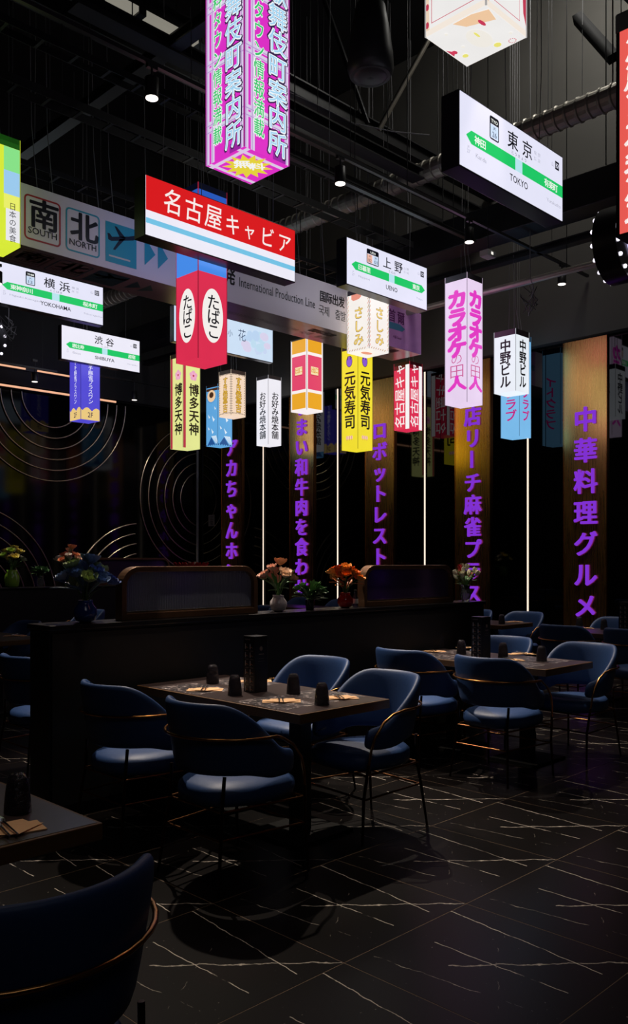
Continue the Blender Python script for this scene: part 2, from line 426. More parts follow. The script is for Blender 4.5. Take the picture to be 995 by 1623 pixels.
beamx(460, 150, 7.4, 4, 12, .14, .22, 'steel_beam', 'grey steel beam right of the magenta lantern below the loudspeaker')
beamx(680, 352, 5.9, 6, 9.9, .06, .05, 'track_rail', 'thin black rail below the Tokyo sign carrying the white emergency box', 'light track')
tr = atz(537, 278, 5.62)
def track(y, z, x0, x1, lab):
    t = thing('light_track', lab, 'light track', (x0, y, z))
    MB().box(0, x1 - x0, -.02, .02, 0, .035).build('rail', M['blackmetal'], t)
    for k in range(5):
        xx = (x1 - x0) * (k + .5) / 5; MB().tube([(xx, 0, .03), (xx, 0, CH - z)], .004, 5, caps=False).build('hanger', M['blackmetal'], t)
    return t
TRY = 6.2
track(TRY, 5.78, 1.5, 12, 'long black light track carrying four lit spotlights below the ceiling')
def beam_y(x, z, y0, y1, w, h, lab):
    t = thing('steel_beam', lab, 'beam', (x, y0, z))
    MB().box(-w / 2, w / 2, 0, y1 - y0, 0, .02).box(-w / 2, w / 2, 0, y1 - y0, h - .02, h).box(-.012, .012, 0, y1 - y0, .02, h - .02).build('web', M['blackmetal'], t)
    for k in range(3):
        yy = (y1 - y0) * (k + .5) / 3; MB().tube([(0, yy, h * .5), (0, yy, CH - z)], .006, 5, caps=False).build('hanger', M['blackmetal'], t)
beam_y(5.07, 6.62, 1.5, 15.8, .14, .12, 'black cross beam running diagonally across the upper left ceiling')
beam_y(10.62, 5.78, 2, 15.8, .14, .1, 'black cross beam between the Tokyo sign and the karaoke lantern')

def spotlight(x, y, z, lab, power=60, target=None, lit=1.0, hang=.12, grp='small black ceiling spotlights'):
    t = thing('ceiling_spotlight', lab, 'spotlight', (x, y, z), 0, grp)
    MB().box(-.05, .05, -.018, .018, .17 + hang - .04, .17 + hang).tube([(0, 0, .17), (0, 0, .17 + hang)], .01, 8).build('bracket', M['blackmetal'], t)
    MB().lathe([(.06, .0), (.06, .17), (.04, .18)], 16, cap=False).lathe([(.054, .004), (.054, .16)], 16, cap=True).build('housing', M['blackmetal'], t)
    MB().lathe([(.053, -.004), (.053, .002)], 16).build('lens', emi((255, 246, 236), 3.0 * lit, True), [q for q in kids(t) if q.name.startswith('housing')][0])
    if power: spot((x, y, z - .02), target or (x, y, 0), power)
    return t
for px, py, lab, ppx in ((243, 154, 'lit round ceiling spotlight at upper left above the red name sign', 0), (537, 292, 'lit ceiling spotlight between the magenta lantern and the Ueno sign', 0),
                         (740, 385, 'lit ceiling spotlight above the karaoke lantern', 0), (884, 452, 'lit ceiling spotlight below the right end of the Tokyo sign', 0)):
    p = atz(px, py, 5.5)
    tg = {243: (3.7, 4.75, 1.3), 537: (5.7, 4.75, 1.3)}.get(px)
    spotlight(p[0], TRY, 5.5, lab, 1000 if tg else 250, tg)
spotlight(5.5, 11.9, 5.5, 'added spotlight out of the picture at left, brightening the distant partition flowers', 420, (6.4, 11.9, 1.2))  # unseen lamp added to light the flowers on the far partition
x_, z_ = aty(55, 605, 15.2); spotlight(x_, 15.2, z_, 'small spotlight hanging at far left over the metal arcs', 160, (x_ + 1, 16, 3), .5, .25)
x_, z_ = aty(213, 634, 15.2); spotlight(x_, 15.2, z_, 'small spotlight hanging right of the blue mahjong lantern', 160, (x_ + .5, 16, 3), .5, .25)
for (x0, x1, px, py, lab) in ((5.2, 8.2, 55, 585, 'short black light track over the metal arcs at far left'), (8.6, 11.6, 213, 606, 'short black light track right of the Shibuya sign')):
    x_, z_ = aty(px, py, 15.2); track(15.2, z_, x0, x1, lab)

# duct, box duct, conduit, speaker, fixture
t = thing('spiral_duct', 'large grey spiral duct running below the ceiling behind the Tokyo sign', 'duct', (9.3, 1, 6.8))
p = []; L = 14.9; k = 0; y = 0
prof = []
while y < L:
    prof += [(.135, y), (.135, y + .1), (.147, y + .112), (.147, y + .128)]; y += .14
mb = MB().lathe(prof, 20, smooth=False); mb.xform(Matrix.Rotation(-PI / 2, 4, 'X')).build('pipe', M['duct'], t)
for k in range(6): MB().tube([(0, 1.2 + 2.3 * k, 0), (0, 1.2 + 2.3 * k, CH - 6.8)], .008, 5, caps=False).build('hanger', M['blackmetal'], t)
t = thing('air_duct', 'long black rectangular duct under the grey spiral duct', 'duct', (10.15, 1, 5.95))
MB().box(-.2, .2, 0, 14.8, 0, .42).build('casing', M['blackmetal'], t, bevel=.01)
for k in range(5): MB().tube([(0, 1.5 + 2.5 * k, .4), (0, 1.5 + 2.5 * k, CH - 5.95)], .008, 5, caps=False).build('hanger', M['blackmetal'], t)
p = atz(943, 418, 5.3) if False else None
t = thing('pipe', 'thin pale round pipe running behind the karaoke lantern', 'pipe', (10.45, 1, atx(943, 418, 10.45)[1]))
MB().tube([(0, 0, 0), (0, 7.4, 0)], .045, 12).build('tube', M['duct'], t)
for k in range(2): MB().tube([(0, 2 + 2.7 * k, 0), (0, 2 + 2.7 * k, CH - 5.3)], .006, 5, caps=False).build('hanger', M['blackmetal'], t)
def W3(px, py, Z):
    X = (px - CX) / F * Z; return ((Z + X) / 2 ** .5, (Z - X) / 2 ** .5, EYE + (HY - py) * Z / F)
sx, sy, sz_ = W3(587, 125, 8.6)
t = thing('loudspeaker', 'large black cone shaped pendant loudspeaker beside the magenta lantern', 'loudspeaker', (sx, sy, sz_))
MB().lathe([(.12, 0), (.21, .03), (.235, .1), (.225, .25), (.19, .5), (.15, .72), (.1, .78), (.02, .79)], 28).build('shell', mat('speaker_black', (40, 40, 42), .45), t)
MB().lathe([(.0, -.004), (.2, .02)], 28, cap=False).build('grille', M['black'], t)
MB().tube([(0, 0, .78), (0, 0, CH - sz_)], .008, 6).build('cable', M['wire'], t)
a, b = W3(600, 206, 11.6), W3(652, 112, 11.6)
tag(MB().tube([a, b, (b[0] + (b[0] - a[0]) * 1.5, b[1] + (b[1] - a[1]) * 1.5, b[2] + (b[2] - a[2]) * 1.5)], .035, 4).build('brace', M['duct']), 'pale diagonal roof brace rising right above the steel beam', 'brace')
a, b = W3(583, 196, 11.6), W3(520, 18, 11.6)
tag(MB().tube([a, b, (b[0] + (b[0] - a[0]) * .3, b[1] + (b[1] - a[1]) * .3, b[2] + (b[2] - a[2]) * .3)], .035, 4).build('brace', M['blackmetal']), 'dark diagonal roof brace left of the loudspeaker', 'brace')
a, b = W3(972, 92, 10.8), W3(915, 28, 11.4)
tag(MB().tube([a, b], .09, 4).build('brace', M['pedestal']), 'thick black diagonal brace in the upper right corner by the coral sign', 'brace')
# unlit batten at the top left, its pale tone painted as a faint glow
a = atz(171, -2, 6.9); b = atz(318, 66, 6.9)
t = thing('batten_light', 'long pale unlit batten light at the top left of the ceiling', 'ceiling light', (a[0] - 1.2, a[1], 6.9))
L = b[0] - a[0]
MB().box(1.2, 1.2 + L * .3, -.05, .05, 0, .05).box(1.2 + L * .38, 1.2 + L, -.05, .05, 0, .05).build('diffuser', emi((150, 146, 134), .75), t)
MB().box(0, 1.2 + L, -.03, .03, .05, .09).box(1.2 + L * .3, 1.2 + L * .38, -.06, .06, -.02, .1).build('bracket', M['blackmetal'], t)
MB().tube([(1, 0, .08), (1, 0, CH - 6.9)], .006, 5).build('hanger', M['blackmetal'], t)
# emergency box
p = W3(773, 408, 10.2)
t = thing('emergency_light', 'small white box light on the ceiling rail left of the Tokyo sign bottom', 'ceiling light', p)
MB().box(-.09, .09, -.06, .06, 0, .07).build('housing', M['whiteish'], t, bevel=.008); MB().box(-.02, .02, -.063, -.058, .02, .05).build('lamp', emi((255, 250, 240), 1.0), t)
MB().tube([(0, 0, .07), (0, 0, CH - p[2])], .005, 5).build('hanger', M['blackmetal'], t)
# loose wires from roof
t = thing('loose_wires', 'thin pale wires draped between the upper beams', 'wire')
for pts in (((145, 0, 9), (212, 56, 9.2), (270, 88, 9.6), (322, 114, 10)), ((455, 145, 9.6), (500, 165, 10), (560, 195, 10.3), (620, 208, 10.4), (680, 214, 10.6))):
    MB().tube([W3(*q) for q in pts], .006, 5).build('wire', M['wire'], t)
for px, Z, y1 in ((850, 10.5, 240), (868, 11, 232), (922, 11.2, 180), (521, 10, 330), (55, 10, 220), (140, 9, 170)):
    q = W3(px, y1, Z); MB().tube([q, (q[0] + .02, q[1], (q[2] + CH) / 2), (q[0], q[1], CH)], .005, 5).build('wire', M['wire'], t)
def tangle(px, py, Z, lab):
    q = W3(px, py, Z); t = thing('wire_tangle', lab, 'wire', q)
    rnd = random.Random(px); pts = [(rnd.uniform(-.12, .12), rnd.uniform(-.12, .12), rnd.uniform(-.2, .2)) for _ in range(26)]
    MB().tube(pts + [(0, 0, .3), (0, 0, CH - q[2])], .006, 5).build('wire', M['wire'], t)
tangle(840, 475, 11.5, 'knot of pale cable hanging right of the karaoke lantern')
tangle(14, 520, 13.6, 'knot of pale cable hanging at the left edge below the Yokohama sign')

# ------------------------------------------------------------------ hanging lanterns
def wires(t, pts, z0, ztop, r=.004):
    for x, y in pts:
        k = random.uniform(-.03, .03)
        MB().tube([(x, y, z0), (x * .6 + k, y * .6, z0 + .35), (x * .5, y * .5 + k, (z0 + ztop) / 2), (x * .5, y * .5, ztop)], r, 5, caps=False).build('cable', M['wire'], t)
def lantern(label, nx, tw, ytop, ybot, Zn, base, deco, top=(95, 92, 98), cap=.07, s=None, group='square illuminated hanging lanterns', h=None, strength=.93, nearpos=None, zb=None, bottom=None):
    s = s or tw * Zn / (F * 2 ** .5)
    if nearpos: ax, ay = nearpos
    else:
        X = (nx - CX) / F * Zn; ax, ay = (Zn + X) / 2 ** .5, (Zn - X) / 2 ** .5
    if zb is None: zb = EYE + (HY - ybot) * Zn / F
    h = h or (EYE + (HY - ytop) * Zn / F - zb)
    t = thing('lantern', label, 'lantern', (ax + s / 2, ay + s / 2, zb), 0, group)
    hs = s / 2
    MB().box(-hs, hs, -hs, hs, 0, h - cap).build('body', emi(base, strength, True, .06), t)
    MB().box(-hs - .003, hs + .003, -hs - .003, hs + .003, h - cap, h).build('top_cap', mat('cap', top, .4), t)
    e = MB()
    for sx in (-1, 1):
        for sy in (-1, 1): e.box(sx * hs - .004, sx * hs + .004, sy * hs - .004, sy * hs + .004, 0, h)
    e.build('corner_trim', emi(tuple(min(255, int(c * .85)) for c in base), .6), t)
    mb, mats = MB(), []; lt, lm = MB(), []
    deco(mb, mats, lt, lm, s, h)
    for nm, bb, ms in (('face_print', mb, mats), ('lettering', lt, lm)):
        if not bb.f: continue
        o = bb.xform(Matrix.Translation((0, -hs, 0))).build(nm, ms, t)
        for k in (1, 2, 3):
            c = o.copy(); COL.objects.link(c); c.rotation_euler[2] = k * PI / 2
    if bottom:
        b2, bm = MB(), []; bottom(b2, bm, s)
        b2.xform(Matrix.Rotation(PI / 2, 4, 'X')).build('bottom_print', bm, t, (0, 0, -.001))
    wires(t, ((-hs + .03, -hs + .03), (hs - .03, hs - .03), (0, -hs + .05)), h, CH - zb)
    return t
def E(c, s=.93): return emi(c, s)

def d_purple(mb, mats, lt, lm, s, h):
    mats += [E((222, 208, 236)), E((190, 160, 215)), E((160, 40, 165))]
    for u in (-.5, -.36, .4):
        a = u * s
        rect(mb, a, a + .03 * 1.1, 0, h, .001, 0); rect(mb, a + .008, a + .016, 0, h, .0015, 1)
    for v in (.2, .245, .6, .645, .98, 1.025, 1.36):
        rect(mb, -s / 2, s / 2, v, v + .032, .0012, 0); rect(mb, -s / 2, s / 2, v + .004, v + .012, .0017, 1)
    rect(mb, .13 * s, .42 * s, 0, .06, .0018, 2)
    lm += [E((70, 40, 100), .5), E((245, 250, 255)), E((165, 215, 245)), E((240, 255, 245)), E((60, 200, 110))]
    p = .165
    for k, (ww, hh, oo) in enumerate(((.165, .165, .085), (.155, .155, .045), (.15, .15, .0))):
        column(lt, '歌舞伎町案内所', .21 * s, 7 * p + .0275, p, ww, hh, .003 + .0015 * k, k, oo)
    p2 = .125
    column(lt, '無料タウン情報満載', -.2 * s, 9 * p2 + .0975, p2, .09, .115, .003, 3, .06)
    column(lt, '無料タウン情報満載', -.2 * s, 9 * p2 + .0975, p2, .085, .11, .0045, 4, .012)
def b_purple(mb, bm, s):
    bm += [E((235, 215, 60)), E((250, 250, 250)), E((225, 205, 235))]
    rect(mb, -s / 2, s / 2, .12, .15, 0, 2); rect(mb, -s / 2, s / 2, -.17, -.14, 0, 2); rect(mb, -.17, -.14, -s / 2, s / 2, .0005, 2)
    pts = []
    for i in range(26):
        a = 2 * PI * i / 26 + .3; r = .17 if i % 2 else .105; pts.append((r * math.cos(a), r * math.sin(a)))
    poly(mb, pts, .001, 0)
    put(mb, '無', -.055, 0, .11, .11, .002, 1, .03, PI / 4); put(mb, '料', .04, .04, .1, .1, .002, 1, .03, PI / 4)
lantern('large magenta pink lantern with pale blue guide office letters at top centre', 387, 137, -60, 232, 5.4, (226, 50, 202), d_purple, bottom=b_purple, h=1.72, group='large lanterns at the top')

def d_cube(mb, mats, lt, lm, s, h):
    mats += [E((205, 90, 110)), E((250, 238, 225)), E((196, 60, 85)), E((240, 215, 190))]
    rframe(mb, -s * .4, s * .33, .06, h, .004, .002, .001, 0)
    rect(mb, -s / 2, s / 2, 0, .035, .0008, 1)
    poly(mb, [(s * .34, h), (s * .42, .12), (s * .5, .05), (s * .5, h)], .0012, 2)
    poly(mb, [(-s * .5, .03), (-s * .43, .03), (-s * .46, h), (-s * .5, h)], .0012, 3)
    for k in range(5): disc(mb, -s * .47, .06 + .1 * k, .012, .02, .0015, 2, 8)
    lm += [E((40, 30, 40), .6)]
    put(lt, '花', -.02, .24, .15, .15, .003, 0, .02)
def b_cube(mb, bm, s):
    bm += [E((245, 205, 165)), E((240, 232, 120)), E((205, 60, 90)), E((246, 241, 232)), E((240, 238, 236))]
    disc(mb, .02, .01, .1, .06, 0, 3)
    poly(mb, [(-.19, -.02), (-.12, .02), (-.06, .17), (-.16, .19), (-.19, .1)], .0006, 0)
    disc(mb, -.09, .1, .035, .012, .001, 2, 10)
    disc(mb, .1, -.14, .018, .018, .001, 1, 9); disc(mb, .14, .05, .022, .022, .001, 1, 9); disc(mb, -.02, .02, .03, .008, .001, 1, 10)
    poly(mb, [(-.02, -.19), (.03, -.16), (.06, -.19)], .001, 2); disc(mb, .03, -.165, .02, .015, .001, 2, 8)
    for q in ((.1, .16), (-.14, -.1), (.02, -.1)): disc(mb, q[0], q[1], .012, .01, .0008, 3, 8)
    for k in range(10):
        a = 2 * PI * k / 10; disc(mb, .165 + .02 * math.cos(a), .13 + .02 * math.sin(a), .004, .004, .001, 2, 6)
lantern('white flower patterned cube lantern at the top right of the ceiling', 770, 169, -120, 8, 4.5, (244, 242, 240), d_cube, bottom=b_cube, h=.55, group='large lanterns at the top')

def d_tabako(mb, mats, lt, lm, s, h):
    mats += [E((70, 140, 235)), E((250, 246, 242)), E((120, 20, 40), .6), E((40, 90, 190))]
    vb = .96
    rect(mb, -s / 2, s / 2, vb, h - .07, .001, 0)
    rect(mb, -s / 2, s / 2, h - .15, h - .07, .0015, 3)
    disc(mb, 0, .5, .145 * s / .4, .3, .0015, 1, 36)
    lm += [E((40, 40, 50), .4)]
    column(lt, 'たばこ', 0, .73, .16, .17, .17, .003, 0, .015)
lantern('tall red and blue tobacco lantern with white ovals behind the red name sign', 314, 82, 288, 567, 9.4, (226, 48, 82), d_tabako, top=(30, 50, 110))

def d_hakata(mb, mats, lt, lm, s, h):
    mats += [E((185, 50, 70)), E((235, 170, 200))]
    rect(mb, -s / 2, -s * .34, 0, h - .07, .001, 0)
    c = .04
    for k in range(5):
        a = 2 * PI * k / 5 + .3; disc(mb, c + .045 * math.cos(a), 1.24 + .05 * math.sin(a), .042, .042, .0015, 1, 10)
    disc(mb, c, 1.24, .02, .02, .002, 0, 8)
    lm += [E((25, 25, 15), .4)]
    column(lt, '博多天神', c, 1.106, .222, .2, .205, .003, 0, .03)
lantern('pale yellow lantern with dark red edge and Hakata letters under the tobacco lantern', 290, 47, 558, 709, 14.5, (232, 236, 150), d_hakata, top=(150, 120, 60))

def d_wave(mb, mats, lt, lm, s, h):
    mats += [E((242, 205, 165)), E((235, 245, 252)), E((35, 85, 150)), E((90, 55, 30), .6)]
    rect(mb, -s * .5, s * .5, h - .12, h - .07, .001, 3)
    disc(mb, -.02, h - .22, .13, .12, .0012, 0, 16); disc(mb, -.02, h - .2, .07, .06, .0016, 3, 12)
    for q in range(14):
        a = PI + PI * q / 13; disc(mb, -.02 + .145 * math.cos(a), h - .22 + .135 * math.sin(a), .008, .008, .002, 2, 6)
    for cx, cv, r in ((.05, .55, .05), (-.09, .6, .035), (.02, .3, .045), (.1, .75, .03), (-.1, .36, .03)):
        poly(mb, [(cx - r, cv + r), (cx - r * .2, cv - r * 1.6), (cx + r * .8, cv - r * .6), (cx + r * .1, cv - r * .3)], .0012, 1)
    poly(mb, [(-.14, .02), (-.02, .17), (.1, .02)], .0012, 2)
    for k in range(4): poly(mb, [(-.02 + .04 * k, .19), (.01 + .04 * k, .19), (.13 + .02 * k, .03), (.125 + .02 * k, .03)], .0018, 1)
    for k in range(6): rect(mb, -s / 2 + k * .06, -s / 2 + k * .06 + .03, 0, .03, .002, 2)
lantern('sky blue lantern with white wave pattern beside the small dotted lantern', 345, 41, 608, 705, 17, (98, 170, 226), d_wave, top=(90, 60, 40), cap=.05)

def d_dot(mb, mats, lt, lm, s, h):
    mats += [E((60, 40, 40), .5)]
    n = 17; hh = h - .07
    for k in range(n):
        v = .04 + (hh - .06) * k / (n - 1)
        for sg in (-1, 1): rect(mb, sg * s * .44 - .007, sg * s * .44 + .007, v - .008, v + .008, .001, 0)
    for k in range(9):
        u = -s * .4 + s * .8 * k / 8
        for v in (.05, hh - .01): rect(mb, u - .008, u + .008, v - .008, v + .008, .001, 0)
    lm += [E((150, 110, 40), .8), E((236, 186, 60))]
    column(lt, 'すき焼亭吉', 0, hh - .06, (hh - .14) / 5, .13, .15, .002, 0, .06)
    column(lt, 'すき焼亭吉', 0, hh - .06, (hh - .14) / 5, .12, .14, .003, 1, .01)
lantern('short cream lantern with dotted border and gold letters', 366, 42, 585, 658, 15.5, (250, 222, 196), d_dot, top=(120, 100, 90))

def d_okon(mb, mats, lt, lm, s, h):
    lm += [E((20, 20, 24), .3)]
    hh = h - .07
    column(lt, 'お好み焼本舗', 0, 1.052, .155, .18, .155, .002, 0, .018)
lantern('white lantern with six black okonomiyaki letters above a light strip', 425, 39, 594, 704, 17.0, (244, 242, 250), d_okon, top=(110, 106, 110))

def d_orange(mb, mats, lt, lm, s, h):
    mats += [E((240, 170, 40)), E((232, 70, 110)), E((250, 230, 180)), E((205, 40, 80))]
    hh = h - .02; q = s * .5 - .025
    rect(mb, -q, q, .03, .29, .001, 0); rect(mb, -q, q, .34, .9, .001, 1); rect(mb, -q, q, .95, hh, .001, 0)
    rect(mb, -q * .55, q * .5, .58, .72, .0015, 2); rect(mb, -q * .55, q * .5, .575, .59, .002, 3)
    lm += [E((225, 150, 40))]
    put(lt, '出', -.045, .665, .09, .09, .0025, 0, .02); put(lt, '口', .045, .665, .09, .09, .0025, 0, .02)
lantern('orange and pink panelled lantern under the middle of the direction board', 486, 51, 534, 649, 14.0, (255, 246, 244), d_orange, top=(150, 130, 120), cap=.02)

def d_sashi(mb, mats, lt, lm, s, h):
    mats += [E((196, 150, 96)), E((236, 150, 130))]
    n = 13
    for k in range(n):
        v = .03 + (h - .1) * k / n
        for sg in (-1, 1):
            u = sg * s * .455; poly(mb, [(u - .016, v), (u - .006, v), (u + .016, v + .045), (u + .006, v + .045)], .001, 0 if k % 2 else 1)
    for k in range(7):
        u = -s * .42 + s * .8 * k / 7; poly(mb, [(u, .01), (u + .014, .01), (u + .035, .035), (u + .021, .035)], .001, 0)
    poly(mb, [(-.13, h - .07), (.05, h - .07), (.06, h - .12), (.02, h - .15), (-.09, h - .16), (-.13, h - .13)], .0015, 1)
    lm += [E((150, 110, 50), .8), E((248, 214, 110))]
    column(lt, 'さしみ', 0, .631, .188, .18, .17, .002, 0, .045)
    column(lt, 'さしみ', 0, .631, .188, .175, .165, .003, 1, .01)
def b_sashi(mb, bm, s):
    bm += [E((236, 150, 130))]; disc(mb, -.03, 0, .1, .06, .001, 0)
lantern('cream sashimi lantern with striped edges in front of the direction board', 585, 67, 452, 552, 12, (252, 246, 240), d_sashi, bottom=b_sashi)

def d_genki(mb, mats, lt, lm, s, h):
    mats += [E((140, 90, 215)), E((30, 20, 40), .4), E((250, 205, 175)), E((200, 90, 70))]
    c = -.01
    disc(mb, c, 1.47, .07, .095, .001, 1, 18); disc(mb, c, 1.47, .062, .087, .0015, 0, 18)
    rect(mb, c - .045, c - .03, 1.5, 1.56, .002, 1); rect(mb, c + .015, c + .03, 1.5, 1.56, .002, 1)
    for q in (-.05, 0, .05):
        disc(mb, c + q, .2, .028, .035, .001, 2, 10); rect(mb, c + q - .004, c + q + .004, .15, .23, .002, 3)
    lm += [E((25, 22, 12), .3)]
    column(lt, '元気寿司', c, 1.312, .243, .24, .235, .002, 0, .03)
lantern('bright yellow sushi lantern with purple ovals, tallest below the direction board', 567, 49, 545, 711, 14.2, (248, 228, 50), d_genki)

def d_nag(mb, mats, lt, lm, s, h):
    mats += [E((250, 248, 250)), E((120, 15, 30), .6)]
    rect(mb, s * .24, s * .5, 0, h - .05, .001, 0); rect(mb, -s / 2, s * .24, h - .12, h - .05, .0008, 1)
    lm += [E((252, 240, 242))]
    for i, ch in enumerate('名古屋キャ'): put(lt, ch, -s * .13, .13 + .225 * i, .21, .21, .002, 0, .012, PI / 2)
lantern('crimson and white lantern with sideways name letters beside a light strip', 649, 45, 572, 679, 14.6, (226, 46, 84), d_nag, top=(90, 16, 28), cap=.05)

def d_kara(mb, mats, lt, lm, s, h):
    lm += [E((232, 60, 200)), E((205, 90, 150))]
    hh = h - .1
    for ch, v in zip('カラオケ', (1.45, 1.2, .98, .76)): put(lt, ch, 0, v, .31, .245, .002, 0, .09, 0)
    put(lt, 'の', 0, .62, .2, .16, .002, 1, -.008); put(lt, '田', 0, .45, .25, .19, .002, 1, -.006)
    put(lt, '人', 0, .28, .3, .2, .002, 0, .06)
lantern('tall lilac white lantern with magenta karaoke letters', 740, 60, 431, 637, 11.8, (238, 216, 246), d_kara, top=(88, 84, 92), cap=.08)

def d_naka(mb, mats, lt, lm, s, h):
    lm += [E((16, 16, 20), .3)]
    column(lt, '中野ビル', 0, h - .13, .17, .17, .17, .002, 0, .035)
lantern('white Nakano lantern with four black letters right of the karaoke lantern', 817, 56, 520, 619, 12.0, (238, 244, 252), d_naka, top=(96, 78, 90), cap=.08)

def d_club(mb, mats, lt, lm, s, h):
    lm += [E((196, 30, 130))]
    for i, ch in enumerate('ブラクトイ'): put(lt, ch, 0, .325 + .175 * i, .2, .165, .002, 0, .03)
lantern('sky blue lantern with magenta club letters hanging below the Nakano lantern', 823, 48, 528, 691, 13.0, (124, 190, 238), d_club, top=(50, 90, 130), cap=.08)

def d_mah(mb, mats, lt, lm, s, h):
    mats += [E((240, 205, 130))]
    pts = [(-s / 2, 0), (s / 2, 0)]
    for i in range(13):
        a = i / 12; u = s / 2 - s * a; pts.append((u, .17 + .07 * abs(math.sin(a * 2 * PI + .5))))
    poly(mb, pts, .001, 0)
    lm += [E((235, 235, 255)), E((50, 30, 90), .5)]
    column(lt, 'リーチ麻雀プラスワン', 0, h - .02, .092, .1, .095, .002, 0, .008)
    word(lt, '2F', 0, .1, .11, .1, .002, 1, .01)
lantern('deep blue mahjong lantern with gold scalloped foot below the Shibuya sign', 128, 48, 560, 664, 16.4, (84, 76, 215), d_mah)

def d_green(mb, mats, lt, lm, s, h):
    mats += [E((40, 110, 30), .5), E((140, 232, 140)), E((160, 208, 245)), E((240, 245, 110)), E((238, 238, 244)), E((216, 240, 30))]
    u0 = .02
    rect(mb, -s / 2, s / 2, h - .1, h, .003, 0)
    rect(mb, u0, s / 2, h - .33, h - .1, .001, 1); rect(mb, u0, s / 2, h - .56, h - .33, .001, 2)
    rect(mb, u0, s / 2, h - .7, h - .56, .001, 3); rect(mb, u0 + .02, s / 2, .04, h - .7, .0015, 4)
    lm += [E((50, 50, 60), .4)]
    column(lt, '日本の美食', .105, .42, .078, .07, .07, .003, 0, .0)
lantern('lime green and yellow banded lantern at the left edge', 0, 0, 0, 0, 0, (222, 240, 60), d_green, top=(40, 90, 40), cap=.05, s=.37, nearpos=(3.55, 8.0), zb=4.6, h=1.05)

# ------------------------------------------------------------------ flat hanging signs
def flatsign(label, xl, ytl, ybl, xr, wy, depth, faceC, deco, cat='sign', strength=.97, group=None, name='lightbox_sign', wr_=3, face=True):
    x0, zt = aty(xl, ytl, wy); _, zb = aty(xl, ybl, wy); x1 = aty(xr, 0, wy)[0]
    wdt, h = x1 - x0, zt - zb
    t = thing(name, label, cat, (x0, wy, zb), 0, group)
    MB().box(-.012, wdt + .012, .004, depth, -.012, h + .012).build('housing', M['signbox'], t, bevel=.004)
    b = MB().box(0, wdt, 0, .006, 0, h); b.build('face_panel', emi(faceC, strength, True, .04), t)
    MB().box(0, wdt, depth - .003, depth + .003, 0, h).build('face_panel', emi(faceC, strength, True, .04), t)
    mb, mats, lt, lm = MB(), [], MB(), []
    deco(mb, mats, lt, lm, wdt, h)
    for nm, bb, ms in (('face_print', mb, mats), ('lettering', lt, lm)):
        if bb.f:
            o = bb.build(nm, ms, t); c = o.copy(); COL.objects.link(c); c.rotation_euler[2] = PI; c.location = (wdt, depth, 0)
    for k in range(wr_):
        xx = wdt * (k + .5) / wr_
        MB().tube([(xx, depth / 2, h), (xx + random.uniform(-.05, .05), depth / 2, h + .8), (xx, depth / 2, CH - zb)], .004, 5, caps=False).build('cable', M['wire'], t)
    return t
